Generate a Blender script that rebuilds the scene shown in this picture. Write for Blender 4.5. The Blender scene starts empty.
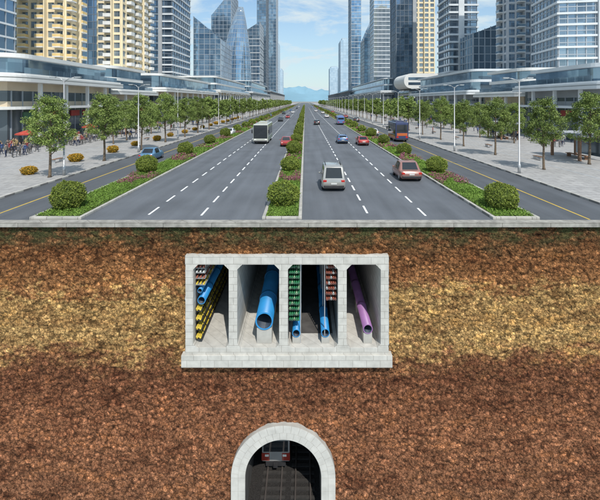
import bpy, math, random
import numpy as np
from mathutils import Vector, Matrix, noise
random.seed(7); np.random.seed(7)
R=math.radians
scene=bpy.context.scene
COL=scene.collection
F=380.0; CD=23.75; CH=7.56
def PX(px,d): return (px-305.0)*d/F
def Y(d): return d-CD

# ---------------------------------------------------------------- materials
def newmat(name):
    m=bpy.data.materials.new(name); m.use_nodes=True
    nt=m.node_tree; b=nt.nodes["Principled BSDF"]; return m,nt,b
def N(nt,t,**kw):
    n=nt.nodes.new(t)
    for k,v in kw.items():
        if k.startswith("i_"): n.inputs[k[2:]].default_value=v
        else: setattr(n,k,v)
    return n
def ramp(nt,stops,interp='LINEAR'):
    r=nt.nodes.new("ShaderNodeValToRGB"); r.color_ramp.interpolation=interp
    e=r.color_ramp.elements
    while len(e)<len(stops): e.new(0.5)
    for i,(p,c) in enumerate(stops):
        e[i].position=p; e[i].color=(c[0],c[1],c[2],1) if not isinstance(c,(int,float)) else (c,c,c,1)
    return r
def simple(name,col,rough=0.6,metal=0.0,var=0.25,scale=3.0,bump=0.0,bscale=20,island=0.0,spec=None):
    m,nt,b=newmat(name); L=nt.links.new
    nz=N(nt,"ShaderNodeTexNoise"); nz.inputs["Scale"].default_value=scale; nz.inputs["Detail"].default_value=4
    tc=N(nt,"ShaderNodeTexCoord"); L(tc.outputs["Object"],nz.inputs["Vector"])
    lo=[c*(1-var) for c in col]; hi=[min(1,c*(1+var)) for c in col]
    r=ramp(nt,[(0.3,lo),(0.7,hi)]); L(nz.outputs["Fac"],r.inputs[0]); out=r.outputs[0]
    L(out,b.inputs["Base Color"]); b.inputs["Roughness"].default_value=rough; b.inputs["Metallic"].default_value=metal
    if spec is not None: b.inputs["Specular IOR Level"].default_value=spec
    if bump>0:
        n2=N(nt,"ShaderNodeTexNoise"); n2.inputs["Scale"].default_value=bscale; n2.inputs["Detail"].default_value=4
        L(tc.outputs["Object"],n2.inputs["Vector"])
        bp=N(nt,"ShaderNodeBump"); bp.inputs["Strength"].default_value=bump; bp.inputs["Distance"].default_value=0.05
        L(n2.outputs["Fac"],bp.inputs["Height"]); L(bp.outputs[0],b.inputs["Normal"])
    return m
def leafmat(name,c1,c2,scale=0.9):
    m,nt,b=newmat(name); L=nt.links.new
    geo=N(nt,"ShaderNodeNewGeometry"); tc=N(nt,"ShaderNodeTexCoord"); oi=N(nt,"ShaderNodeObjectInfo")
    nz=N(nt,"ShaderNodeTexNoise"); nz.inputs["Scale"].default_value=scale; nz.inputs["Detail"].default_value=1; L(tc.outputs["Object"],nz.inputs["Vector"])
    a=N(nt,"ShaderNodeMath",operation='MULTIPLY_ADD'); a.inputs[1].default_value=0.5; L(geo.outputs["Random Per Island"],a.inputs[0]); 
    s=N(nt,"ShaderNodeMath",operation='MULTIPLY'); s.inputs[1].default_value=0.9; L(nz.outputs["Fac"],s.inputs[0]); L(s.outputs[0],a.inputs[2])
    r=ramp(nt,[(0.3,c1),(0.95,c2)]); L(a.outputs[0],r.inputs[0])
    h=N(nt,"ShaderNodeHueSaturation"); mr=N(nt,"ShaderNodeMapRange"); mr.inputs["To Min"].default_value=0.82; mr.inputs["To Max"].default_value=1.2
    L(oi.outputs["Random"],mr.inputs["Value"]); L(mr.outputs[0],h.inputs["Value"]); L(r.outputs[0],h.inputs["Color"])
    L(h.outputs[0],b.inputs["Base Color"]); b.inputs["Roughness"].default_value=0.6; b.inputs["Specular IOR Level"].default_value=0.2
    return m
def glassmat(name,c1,c2,pane=(3.0,3.0,3.6),rough=0.08,metal=0.75):
    m,nt,b=newmat(name); L=nt.links.new
    geo=N(nt,"ShaderNodeNewGeometry")
    ad=N(nt,"ShaderNodeVectorMath",operation='ADD'); ad.inputs[1].default_value=(0.37,0.41,0.13); L(geo.outputs["Position"],ad.inputs[0])
    dv=N(nt,"ShaderNodeVectorMath",operation='DIVIDE'); dv.inputs[1].default_value=pane; L(ad.outputs[0],dv.inputs[0])
    fl=N(nt,"ShaderNodeVectorMath",operation='FLOOR'); L(dv.outputs[0],fl.inputs[0])
    wn=N(nt,"ShaderNodeTexWhiteNoise",noise_dimensions='3D'); L(fl.outputs[0],wn.inputs["Vector"])
    nz=N(nt,"ShaderNodeTexNoise"); nz.inputs["Scale"].default_value=0.035; nz.inputs["Detail"].default_value=3; L(geo.outputs["Position"],nz.inputs["Vector"])
    ma=N(nt,"ShaderNodeMath",operation='MULTIPLY_ADD'); ma.inputs[1].default_value=0.45; L(wn.outputs["Value"],ma.inputs[0])
    mb=N(nt,"ShaderNodeMath",operation='MULTIPLY'); mb.inputs[1].default_value=0.75; L(nz.outputs["Fac"],mb.inputs[0]); L(mb.outputs[0],ma.inputs[2])
    r=ramp(nt,[(0.2,c1),(0.85,c2)]); L(ma.outputs[0],r.inputs[0]); L(r.outputs[0],b.inputs["Base Color"])
    b.inputs["Roughness"].default_value=rough; b.inputs["Metallic"].default_value=metal
    bp=N(nt,"ShaderNodeBump"); bp.inputs["Strength"].default_value=0.15; bp.inputs["Distance"].default_value=0.3
    n2=N(nt,"ShaderNodeTexNoise"); n2.inputs["Scale"].default_value=0.25; n2.inputs["Detail"].default_value=1; L(geo.outputs["Position"],n2.inputs["Vector"]); L(n2.outputs["Fac"],bp.inputs["Height"]); L(bp.outputs[0],b.inputs["Normal"])
    return m
def brickmat(name,c1,c2,mortar,sx,sz,msize=0.02,plane='xz',rough=0.8,bmp=0.25,dirt=(0.82,1.06)):
    m,nt,b=newmat(name); L=nt.links.new
    geo=N(nt,"ShaderNodeNewGeometry"); sp=N(nt,"ShaderNodeSeparateXYZ"); cb=N(nt,"ShaderNodeCombineXYZ"); L(geo.outputs["Position"],sp.inputs[0])
    if plane=='xz':
        aa=N(nt,"ShaderNodeMath",operation='ADD'); L(sp.outputs["X"],aa.inputs[0]); L(sp.outputs["Y"],aa.inputs[1]); L(aa.outputs[0],cb.inputs["X"]); L(sp.outputs["Z"],cb.inputs["Y"])
    else:
        L(sp.outputs["X"],cb.inputs["X"]); L(sp.outputs["Y"],cb.inputs["Y"])
    br=N(nt,"ShaderNodeTexBrick"); br.inputs["Scale"].default_value=1; br.inputs["Brick Width"].default_value=sx; br.inputs["Row Height"].default_value=sz
    br.inputs["Mortar Size"].default_value=msize; br.inputs["Color1"].default_value=(*c1,1); br.inputs["Color2"].default_value=(*c2,1); br.inputs["Mortar"].default_value=(*mortar,1)
    L(cb.outputs[0],br.inputs["Vector"])
    nz=N(nt,"ShaderNodeTexNoise"); nz.inputs["Scale"].default_value=2.5; nz.inputs["Detail"].default_value=6; L(geo.outputs["Position"],nz.inputs["Vector"])
    r=ramp(nt,[(0.3,dirt[0]),(0.7,dirt[1])]); L(nz.outputs["Fac"],r.inputs[0])
    mx=N(nt,"ShaderNodeMix",data_type='RGBA',blend_type='MULTIPLY'); mx.inputs[0].default_value=1; L(br.outputs["Color"],mx.inputs[6]); L(r.outputs[0],mx.inputs[7])
    L(mx.outputs[2],b.inputs["Base Color"]); b.inputs["Roughness"].default_value=rough
    if bmp>0:
        ms=N(nt,"ShaderNodeMath",operation='MULTIPLY'); ms.inputs[1].default_value=-1; L(br.outputs["Fac"],ms.inputs[0])
        bp=N(nt,"ShaderNodeBump"); bp.inputs["Strength"].default_value=bmp; bp.inputs["Distance"].default_value=0.015; L(ms.outputs[0],bp.inputs["Height"]); L(bp.outputs[0],b.inputs["Normal"])
    return m

def asphalt(name,c,dark=0.72):
    m,nt,b=newmat(name); L=nt.links.new
    geo=N(nt,"ShaderNodeNewGeometry"); mp=N(nt,"ShaderNodeMapping"); mp.inputs["Scale"].default_value=(1.0,0.05,1); L(geo.outputs["Position"],mp.inputs["Vector"])
    n1=N(nt,"ShaderNodeTexNoise"); n1.inputs["Scale"].default_value=1.1; n1.inputs["Detail"].default_value=4; L(mp.outputs[0],n1.inputs["Vector"])
    n2=N(nt,"ShaderNodeTexNoise"); n2.inputs["Scale"].default_value=14; n2.inputs["Detail"].default_value=4; n2.inputs["Roughness"].default_value=0.8; L(geo.outputs["Position"],n2.inputs["Vector"])
    n3=N(nt,"ShaderNodeTexNoise"); n3.inputs["Scale"].default_value=0.25; n3.inputs["Detail"].default_value=5; L(geo.outputs["Position"],n3.inputs["Vector"])
    a=N(nt,"ShaderNodeMath",operation='ADD'); L(n1.outputs["Fac"],a.inputs[0]); L(n2.outputs["Fac"],a.inputs[1])
    a2=N(nt,"ShaderNodeMath",operation='ADD'); L(a.outputs[0],a2.inputs[0]); L(n3.outputs["Fac"],a2.inputs[1])
    dv=N(nt,"ShaderNodeMath",operation='DIVIDE'); dv.inputs[1].default_value=3; L(a2.outputs[0],dv.inputs[0])
    r=ramp(nt,[(0.38,[x*dark for x in c]),(0.62,[x*1.28 for x in c])]); L(dv.outputs[0],r.inputs[0]); L(r.outputs[0],b.inputs["Base Color"])
    b.inputs["Roughness"].default_value=0.75
    return m

def soilmat():
    m,nt,b=newmat("soil_strata"); L=nt.links.new
    geo=N(nt,"ShaderNodeNewGeometry"); pos=geo.outputs["Position"]
    sp=N(nt,"ShaderNodeSeparateXYZ"); L(pos,sp.inputs[0])
    def noi(scale,det,rough,loc=(0,0,0),sc=(1,1,1),dist=0):
        mp=N(nt,"ShaderNodeMapping"); mp.inputs["Scale"].default_value=sc; mp.inputs["Location"].default_value=loc; L(pos,mp.inputs["Vector"])
        n=N(nt,"ShaderNodeTexNoise"); n.inputs["Scale"].default_value=scale; n.inputs["Detail"].default_value=det; n.inputs["Roughness"].default_value=rough; n.inputs["Distortion"].default_value=dist; L(mp.outputs[0],n.inputs["Vector"]); return n
    n1=noi(1.0,3,0.6,sc=(0.14,0.12,0.3))
    n1b=noi(1.0,8,0.75,loc=(3,2,1),sc=(0.7,1,1.4))
    a=N(nt,"ShaderNodeMath",operation='MULTIPLY_ADD'); a.inputs[1].default_value=3.2; L(n1.outputs["Fac"],a.inputs[0]); L(sp.outputs["Z"],a.inputs[2])
    a2=N(nt,"ShaderNodeMath",operation='MULTIPLY_ADD'); a2.inputs[1].default_value=7.5; L(n1b.outputs["Fac"],a2.inputs[0]); L(a.outputs[0],a2.inputs[2])
    a3=N(nt,"ShaderNodeMath",operation='SUBTRACT'); a3.inputs[1].default_value=5.3; L(a2.outputs[0],a3.inputs[0])
    mr=N(nt,"ShaderNodeMapRange"); mr.inputs["From Min"].default_value=0.4; mr.inputs["From Max"].default_value=-19.6; L(a3.outputs[0],mr.inputs["Value"])
    def t(z): return (0.4-z)/20.0
    k=1.16
    C=lambda *c: tuple(min(1,x*k) for x in c)
    r=ramp(nt,[(t(-0.1),C(0.11,0.08,0.038)),(t(-1.2),C(0.19,0.10,0.045)),(t(-2.3),C(0.32,0.145,0.06)),(t(-4.0),C(0.39,0.19,0.08)),
        (t(-4.7),C(0.60,0.385,0.155)),(t(-6.0),C(0.47,0.275,0.11)),(t(-7.0),C(0.61,0.395,0.165)),(t(-7.9),C(0.54,0.33,0.135)),(t(-8.5),C(0.34,0.17,0.08)),(t(-9.5),C(0.235,0.10,0.052)),(t(-13),C(0.36,0.16,0.082)),(t(-18),C(0.30,0.14,0.075))])
    L(mr.outputs[0],r.inputs[0])
    n2=noi(3.2,8,0.84,loc=(1,9,4),sc=(0.9,1,1.2)); r2=ramp(nt,[(0.40,0.30),(0.46,0.72),(0.49,0.98),(0.56,1.12),(0.60,1.55)]); L(n2.outputs["Fac"],r2.inputs[0])
    n3=noi(15,3,0.9,loc=(5,1,7)); r3=ramp(nt,[(0.38,0.25),(0.45,0.8),(0.56,1.1),(0.63,1.85)]); L(n3.outputs["Fac"],r3.inputs[0])
    mx=N(nt,"ShaderNodeMix",data_type='RGBA',blend_type='MULTIPLY'); mx.inputs[0].default_value=1; L(r.outputs[0],mx.inputs[6]); L(r2.outputs[0],mx.inputs[7])
    mxa=N(nt,"ShaderNodeMix",data_type='RGBA',blend_type='MULTIPLY'); mxa.inputs[0].default_value=1; L(mx.outputs[2],mxa.inputs[6]); L(r3.outputs[0],mxa.inputs[7])
    n4=noi(0.7,7,0.78,loc=(13,5,7),sc=(0.7,1,1.4)); r4=ramp(nt,[(0.36,(0.52,0.44,0.42)),(0.46,(0.88,0.83,0.80)),(0.52,(1,1,1)),(0.6,(1.22,1.13,0.98))]); L(n4.outputs["Fac"],r4.inputs[0])
    mx2=N(nt,"ShaderNodeMix",data_type='RGBA',blend_type='MULTIPLY'); mx2.inputs[0].default_value=1; L(mxa.outputs[2],mx2.inputs[6]); L(r4.outputs[0],mx2.inputs[7])
    # angular stones: per-cell tone of a sparse voronoi, dark joints between them
    vo=N(nt,"ShaderNodeTexVoronoi"); vo.inputs["Scale"].default_value=5.5
    nd=N(nt,"ShaderNodeMix",data_type='VECTOR'); nd.inputs[0].default_value=0.10; L(pos,nd.inputs[4]); L(n3.outputs["Color"],nd.inputs[5]); L(nd.outputs[1],vo.inputs["Vector"])
    bw=N(nt,"ShaderNodeSeparateColor"); L(vo.outputs["Color"],bw.inputs[0])
    vr=ramp(nt,[(0.0,0.5),(0.3,0.85),(0.78,1.0),(0.88,1.3),(1.0,2.0)]); L(bw.outputs[0],vr.inputs[0])
    mx3=N(nt,"ShaderNodeMix",data_type='RGBA',blend_type='MULTIPLY'); mx3.inputs[0].default_value=0.75; L(mx2.outputs[2],mx3.inputs[6]); L(vr.outputs[0],mx3.inputs[7])
    ve=ramp(nt,[(0.0,1.0),(0.5,1.0),(0.72,0.35)]); L(vo.outputs["Distance"],ve.inputs[0])
    mx5=N(nt,"ShaderNodeMix",data_type='RGBA',blend_type='MULTIPLY'); mx5.inputs[0].default_value=0.8; L(mx3.outputs[2],mx5.inputs[6]); L(ve.outputs[0],mx5.inputs[7])
    mg=N(nt,"ShaderNodeMapRange"); mg.inputs["From Min"].default_value=-1.7; mg.inputs["From Max"].default_value=-0.4; L(sp.outputs["Z"],mg.inputs["Value"])
    r5=ramp(nt,[(0.47,0.0),(0.55,0.85)]); L(n1b.outputs["Fac"],r5.inputs[0])
    mm=N(nt,"ShaderNodeMath",operation='MULTIPLY'); L(mg.outputs[0],mm.inputs[0]); L(r5.outputs[0],mm.inputs[1])
    gr=N(nt,"ShaderNodeMix",data_type='RGBA',blend_type='MULTIPLY'); gr.inputs[0].default_value=1; gr.inputs[6].default_value=(0.085,0.10,0.038,1); L(r3.outputs[0],gr.inputs[7])
    mx4=N(nt,"ShaderNodeMix",data_type='RGBA'); L(mm.outputs[0],mx4.inputs[0]); L(mx5.outputs[2],mx4.inputs[6]); L(gr.outputs[2],mx4.inputs[7])
    L(mx4.outputs[2],b.inputs["Base Color"]); b.inputs["Roughness"].default_value=0.95; b.inputs["Specular IOR Level"].default_value=0.15
    hs=N(nt,"ShaderNodeMath",operation='MULTIPLY_ADD'); hs.inputs[1].default_value=-0.8; L(vo.outputs["Distance"],hs.inputs[0]); L(n3.outputs["Fac"],hs.inputs[2])
    bp=N(nt,"ShaderNodeBump"); bp.inputs["Strength"].default_value=1.0; bp.inputs["Distance"].default_value=0.13; L(hs.outputs[0],bp.inputs["Height"]); L(bp.outputs[0],b.inputs["Normal"])
    return m

M={}
M['soil']=soilmat()
M['asphalt']=asphalt("asphalt",(0.108,0.118,0.134))
M['asphalt2']=asphalt("side_asphalt",(0.085,0.093,0.105))
M['paint']=simple("white_paint",(0.78,0.78,0.77),0.6,var=0.12,scale=4)
M['ypaint']=simple("yellow_paint",(0.62,0.42,0.06),0.6,var=0.15)
M['kerb']=brickmat("kerb_stone",(0.48,0.46,0.42),(0.40,0.39,0.36),(0.2,0.19,0.18),1.0,1.0,0.02,'xy')
M['pave']=brickmat("paving",(0.40,0.39,0.38),(0.33,0.325,0.32),(0.22,0.21,0.20),1.6,0.8,0.03,'xy')
M['block']=brickmat("concrete_block",(0.54,0.525,0.485),(0.49,0.475,0.435),(0.30,0.28,0.25),0.85,0.42,0.012)
M['conc']=simple("concrete",(0.40,0.39,0.36),0.85,var=0.18,scale=1.5)
M['edge']=brickmat("edge_concrete",(0.37,0.355,0.32),(0.32,0.305,0.275),(0.16,0.15,0.13),3.0,2.0,0.02,'xz',dirt=(0.6,1.1))
M['concd']=simple("shaded_concrete",(0.075,0.07,0.066),0.9,var=0.3,scale=1.5)  # concrete colour lowered to carry the shade inside the tunnels
M['cwhite']=simple("white_render",(0.70,0.70,0.68),0.7,var=0.06,scale=0.3)
M['ground']=simple("city_ground",(0.24,0.24,0.22),0.9,var=0.25,scale=0.05)
M['bark']=simple("bark",(0.15,0.11,0.075),0.9,var=0.35,scale=8)
M['leaf']=leafmat("tree_leaf",(0.075,0.125,0.025),(0.25,0.32,0.09))
M['bush']=leafmat("bush_leaf",(0.06,0.10,0.014),(0.24,0.29,0.055),2.0)
M['cover']=leafmat("cover_leaf",(0.07,0.135,0.02),(0.18,0.29,0.05),0.5)
M['flower']=leafmat("pink_flower",(0.10,0.04,0.055),(0.40,0.11,0.20),2.0)
M['orange']=leafmat("orange_leaf",(0.22,0.14,0.015),(0.58,0.34,0.04),2.0)
M['earth']=simple("bed_earth",(0.08,0.115,0.03),0.95,var=0.4,scale=3)
M['steel']=simple("galvanised_steel",(0.45,0.46,0.47),0.4,0.5,var=0.08)
M['lampglass']=simple("lamp_lens",(0.8,0.8,0.75),0.3,var=0.03)
M['rubber']=simple("rubber",(0.02,0.02,0.02),0.8)
M['rim']=simple("alloy",(0.5,0.5,0.52),0.3,0.8,var=0.05)
M['cglass']=simple("car_glass",(0.02,0.025,0.03),0.06,var=0.1,spec=0.8)
M['red']=simple("tail_red",(0.45,0.02,0.015),0.25,var=0.1)
M['plate']=simple("plate",(0.6,0.6,0.58),0.5,var=0.05)
M['dark']=simple("dark_plastic",(0.03,0.03,0.033),0.5)
M['win']=glassmat("window_glass",(0.07,0.10,0.13),(0.34,0.42,0.48),(3.3,3.3,3.3),0.1,0.5)
M['g_blue']=glassmat("blue_glass",(0.12,0.23,0.35),(0.40,0.55,0.68))
M['g_dark']=glassmat("dark_glass",(0.045,0.08,0.12),(0.23,0.32,0.42))
M['g_lite']=glassmat("pale_glass",(0.32,0.43,0.51),(0.64,0.73,0.79))
M['g_teal']=glassmat("slate_glass",(0.09,0.15,0.21),(0.33,0.44,0.53))
M['g_grey']=glassmat("grey_glass",(0.09,0.13,0.17),(0.38,0.46,0.54),(2.4,2.4,3.5))
M['g_far']=glassmat("haze_tinted_glass",(0.36,0.50,0.62),(0.55,0.68,0.78),(5,5,5),0.3,0.3)  # distance haze mixed into the glass colour of the far towers
M['mull']=simple("mullion",(0.36,0.40,0.44),0.5,0.2,var=0.06,scale=0.2)
M['mulld']=simple("dark_mullion",(0.16,0.19,0.225),0.5,0.2,var=0.06,scale=0.2)
M['mullf']=simple("haze_tinted_mullion",(0.42,0.52,0.60),0.6,0.0,var=0.06,scale=0.2)  # far mullions paled and blued, haze painted into the colour
M['cream']=simple("cream_render",(0.78,0.66,0.45),0.8,var=0.08,scale=0.3)
M['tan']=simple("tan_render",(0.60,0.50,0.37),0.8,var=0.1,scale=0.3)
M['yel']=simple("ochre_panel",(0.74,0.54,0.24),0.6,var=0.1,scale=0.4)
M['band']=simple("white_band",(0.62,0.65,0.67),0.6,var=0.08,scale=0.3)
M['band2']=simple("grey_white_band",(0.52,0.54,0.56),0.6,var=0.1,scale=0.3)
M['greyb']=simple("grey_band",(0.34,0.355,0.37),0.7,var=0.1,scale=0.3)
M['shop']=glassmat("shop_glass",(0.025,0.04,0.055),(0.23,0.27,0.30),(4,4,3),0.15,0.3)

# ---------------------------------------------------------------- mesh helpers
class MB:
    def __init__(s): s.v=[]; s.f=[]; s.m=[]
    def box(s,x0,x1,y0,y1,z0,z1,mi=0):
        i=len(s.v); s.v+= [(x0,y0,z0),(x1,y0,z0),(x1,y1,z0),(x0,y1,z0),(x0,y0,z1),(x1,y0,z1),(x1,y1,z1),(x0,y1,z1)]
        s.f+=[(i,i+3,i+2,i+1),(i+4,i+5,i+6,i+7),(i,i+1,i+5,i+4),(i+1,i+2,i+6,i+5),(i+2,i+3,i+7,i+6),(i+3,i,i+4,i+7)]; s.m+=[mi]*6
    def poly(s,pts,mi=0):
        i=len(s.v); s.v+=list(pts); s.f.append(tuple(range(i,i+len(pts)))); s.m.append(mi)
    def prism_y(s,pts,y0,y1,mi=0):
        n=len(pts); i=len(s.v); s.v+=[(p[0],y0,p[1]) for p in pts]+[(p[0],y1,p[1]) for p in pts]
        s.f.append(tuple(range(i,i+n))); s.m.append(mi); s.f.append(tuple(range(i+2*n-1,i+n-1,-1))); s.m.append(mi)
        for k in range(n):
            k2=(k+1)%n; s.f.append((i+k,i+n+k,i+n+k2,i+k2)); s.m.append(mi)
    def prism_z(s,pts,z0,z1,mi=0):
        n=len(pts); i=len(s.v); s.v+=[(p[0],p[1],z0) for p in pts]+[(p[0],p[1],z1) for p in pts]
        s.f.append(tuple(range(i+n-1,i-1,-1))); s.m.append(mi); s.f.append(tuple(range(i+n,i+2*n))); s.m.append(mi)
        for k in range(n):
            k2=(k+1)%n; s.f.append((i+k,i+k2,i+n+k2,i+n+k)); s.m.append(mi)
    def tube(s,path,radii,seg=8,mi=0,cap=True):
        path=[Vector(p) for p in path]; base=len(s.v); n=len(path)
        for k,p in enumerate(path):
            t=(path[min(k+1,n-1)]-path[max(k-1,0)]).normalized()
            a=t.cross(Vector((0,1,0)) if abs(t.y)<0.9 else Vector((1,0,0))).normalized(); b=t.cross(a)
            for j in range(seg):
                an=2*math.pi*j/seg; q=p+(a*math.cos(an)+b*math.sin(an))*radii[k]; s.v.append(tuple(q))
        for k in range(n-1):
            for j in range(seg):
                j2=(j+1)%seg; s.f.append((base+k*seg+j,base+(k+1)*seg+j,base+(k+1)*seg+j2,base+k*seg+j2)); s.m.append(mi)
        if cap:
            s.f.append(tuple(base+j for j in range(seg))); s.m.append(mi)
            s.f.append(tuple(base+(n-1)*seg+j for j in range(seg-1,-1,-1))); s.m.append(mi)
    def mesh(s,name,mats,smooth=False):
        me=bpy.data.meshes.new(name); me.from_pydata(s.v,[],s.f)
        for m in mats: me.materials.append(m)
        me.polygons.foreach_set("material_index",s.m)
        if smooth: me.polygons.foreach_set("use_smooth",[True]*len(s.f))
        me.update(); return me
def obj(name,me,parent=None,loc=(0,0,0),rz=0,**props):
    o=bpy.data.objects.new(name,me); COL.objects.link(o); o.location=loc; o.rotation_euler=(0,0,rz)
    if parent: o.parent=parent
    for k,v in props.items(): o[k]=v
    return o
def root(name,label,cat,loc=(0,0,0),rz=0,group=None):
    o=obj(name,None,loc=loc,rz=rz,label=label,category=cat)
    if group: o["group"]=group
    return o
def dup(o,loc,rz=0,scale=None,label=None,parent=None):
    c=o.copy(); COL.objects.link(c)
    if parent is None:
        c.location=loc; c.rotation_euler=(0,0,rz)
        if scale: c.scale=scale if not isinstance(scale,(int,float)) else (scale,)*3
        if label: c["label"]=label
    else: c.parent=parent
    for ch in o.children: dup(ch,None,parent=c)
    return c
def bevel(o,w,seg=2):
    b=o.modifiers.new("bevel",'BEVEL'); b.width=w; b.segments=seg; b.limit_method='ANGLE'; b.angle_limit=R(35)
def struct(name,mb,mats,smooth=False): return obj(name,mb.mesh(name,mats,smooth),kind="structure")

# ---------------------------------------------------------------- world, sun, camera
w=bpy.data.worlds.new("World"); scene.world=w; w.use_nodes=True; nt=w.node_tree; L=nt.links.new
bg=nt.nodes["Background"]; bg.inputs["Strength"].default_value=0.125
SUN_EL=R(52); AZ=R(163)
sky=N(nt,"ShaderNodeTexSky"); sky.sky_type='NISHITA'; sky.sun_disc=False; sky.sun_elevation=SUN_EL; sky.sun_rotation=AZ; sky.air_density=1.3; sky.dust_density=0.4; sky.ozone_density=2.5
tc=N(nt,"ShaderNodeTexCoord"); sp=N(nt,"ShaderNodeSeparateXYZ"); L(tc.outputs["Generated"],sp.inputs[0])
mp=N(nt,"ShaderNodeMapping"); mp.inputs["Scale"].default_value=(3.0,3.0,11.0); mp.inputs["Location"].default_value=(1.3,0,0.5); L(tc.outputs["Generated"],mp.inputs["Vector"])
nz=N(nt,"ShaderNodeTexNoise"); nz.inputs["Scale"].default_value=1.6; nz.inputs["Detail"].default_value=9; nz.inputs["Roughness"].default_value=0.6; nz.inputs["Distortion"].default_value=0.4; L(mp.outputs[0],nz.inputs["Vector"])
cr=ramp(nt,[(0.38,0.0),(0.58,1.0)]); L(nz.outputs["Fac"],cr.inputs[0])
hz=N(nt,"ShaderNodeMapRange"); hz.inputs["From Min"].default_value=0.0; hz.inputs["From Max"].default_value=0.28; hz.inputs["To Min"].default_value=0.85; hz.inputs["To Max"].default_value=0.2; L(sp.outputs["Z"],hz.inputs["Value"])
mxm=N(nt,"ShaderNodeMath",operation='MAXIMUM'); L(cr.outputs[0],mxm.inputs[0]); L(hz.outputs[0],mxm.inputs[1])
ml=N(nt,"ShaderNodeMath",operation='MULTIPLY'); ml.inputs[1].default_value=0.92; L(mxm.outputs[0],ml.inputs[0])
tint=N(nt,"ShaderNodeMix",data_type='RGBA',blend_type='MULTIPLY'); tint.inputs[0].default_value=1; L(sky.outputs[0],tint.inputs[6]); tint.inputs[7].default_value=(0.72,0.98,1.15,1)
mx=N(nt,"ShaderNodeMix",data_type='RGBA'); L(ml.outputs[0],mx.inputs[0]); L(tint.outputs[2],mx.inputs[6]); mx.inputs[7].default_value=(5.6,6.5,6.95,1)
L(mx.outputs[2],bg.inputs["Color"])
sd=bpy.data.lights.new("sun",'SUN'); sd.energy=4.1; sd.angle=R(0.6); sd.color=(1.0,0.95,0.87)
so=bpy.data.objects.new("sun",sd); COL.objects.link(so)
sv=Vector((math.sin(AZ)*math.cos(SUN_EL),math.cos(AZ)*math.cos(SUN_EL),math.sin(SUN_EL)))
so.rotation_euler=sv.to_track_quat('Z','Y').to_euler()
cam=bpy.data.cameras.new("camera"); co=bpy.data.objects.new("camera",cam); COL.objects.link(co)
co.location=(0,-CD,CH); co.rotation_euler=(R(90),0,0); cam.lens=36*F/600; cam.sensor_width=36; cam.sensor_fit='HORIZONTAL'
cam.shift_x=-5/600; cam.shift_y=-149/600; cam.clip_start=0.1; cam.clip_end=20000; scene.camera=co
scene.view_settings.view_transform='Standard'; scene.view_settings.look='None'; scene.view_settings.exposure=0

# ---------------------------------------------------------------- soil section
BX0,BX1,BZ0,BZ1=-7.62,5.38,-8.85,-2.05
TCX,TCZ,TRO,TRI=-1.35,-15.75,3.2,2.35
def soil():
    st=0.07; xs=np.arange(-28,28.01,st); zs=np.arange(-0.26,-20.01,-st); nx,nz_=len(xs),len(zs)
    v=[]; fr=noise.fractal; no=noise.noise
    for z in zs:
        z=float(z)
        for x in xs:
            x=float(x)
            n=fr(Vector((x*0.9,3.1,z*1.2)),0.5,2.2,7)
            n2=no(Vector((x*3.6,7.7,z*4.2)))
            v.append((x,0.02+0.095*n+0.11*abs(n2),z))
    f=[]
    for j in range(nz_-1):
        zc=zs[j]-st/2
        for i in range(nx-1):
            xc=xs[i]+st/2
            if BX0+0.15<xc<BX1-0.15 and BZ0+0.15<zc<BZ1-0.15: continue
            dx=xc-TCX
            if (zc>TCZ and dx*dx+(zc-TCZ)**2<(TRO-0.2)**2) or (zc<=TCZ and abs(dx)<TRO-0.2): continue
            a=j*nx+i; f.append((a,a+nx,a+nx+1,a+1))
    me=bpy.data.meshes.new("soil_section"); me.from_pydata(v,[],f); me.materials.append(M['soil']); me.update()
    obj("soil_section",me,kind="structure")
soil()
mb=MB(); mb.box(-28,28,-0.22,0.35,-0.27,0.03); o=struct("road_slab_edge",mb,[M['edge']]); bevel(o,0.03)

# ---------------------------------------------------------------- ground and roads
mb=MB(); mb.poly([(-4000,0.36,-0.012),(4000,0.36,-0.012),(4000,9000,-0.012),(-4000,9000,-0.012)]); struct("ground",mb,[M['ground']])
FARY=1500
def sheet(name,x0,x1,z,mat,y0=0.36,y1=FARY):
    mb=MB(); mb.poly([(x0,y0,z),(x1,y0,z),(x1,y1,z),(x0,y1,z)]); return struct(name,mb,[mat])
sheet("road",-14.3,12.0,0.0,M['asphalt'])
sheet("side_road",-23.5,-17.6,-0.004,M['asphalt2'])
sheet("side_road",15.0,21.5,-0.004,M['asphalt2'])
def strip(name,x0,x1,z,y0,y1,mat):
    mb=MB(); mb.box(x0,x1,y0,y1,-0.02,z); o=struct(name,mb,[mat]); return o
strip("pavement",-46.5,-23.75,0.13,0.36,FARY,M['pave']); strip("pavement",21.75,50,0.13,0.36,FARY,M['pave'])
def kerb(x0,x1,y0=0.36,y1=FARY,z=0.15):
    mb=MB(); mb.box(x0,x1,y0,y1,-0.02,z); o=struct("kerb",mb,[M['kerb']]); bevel(o,0.03)
kerb(-23.75,-23.5); kerb(21.5,21.75)
mb=MB()
for x in (-10.4,-6.85,4.2,7.95):
    y=1.2+random.random()
    while y<420:
        mb.box(x-0.07,x+0.07,y,y+1.8,0.0,0.005); y+=3.3
struct("road_marking",mb,[M['paint']])
mb=MB(); mb.box(-20.6,-20.48,0.5,500,-0.003,0.003); mb.box(18.1,18.22,0.5,500,-0.003,0.003); struct("road_marking",mb,[M['ypaint']])
mb=MB()
for x in (-33.0,28.2,31.5): mb.box(x-.12,x+.12,2,500,0.12,0.134)
struct("paving_joint",mb,[M['greyb']])

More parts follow.
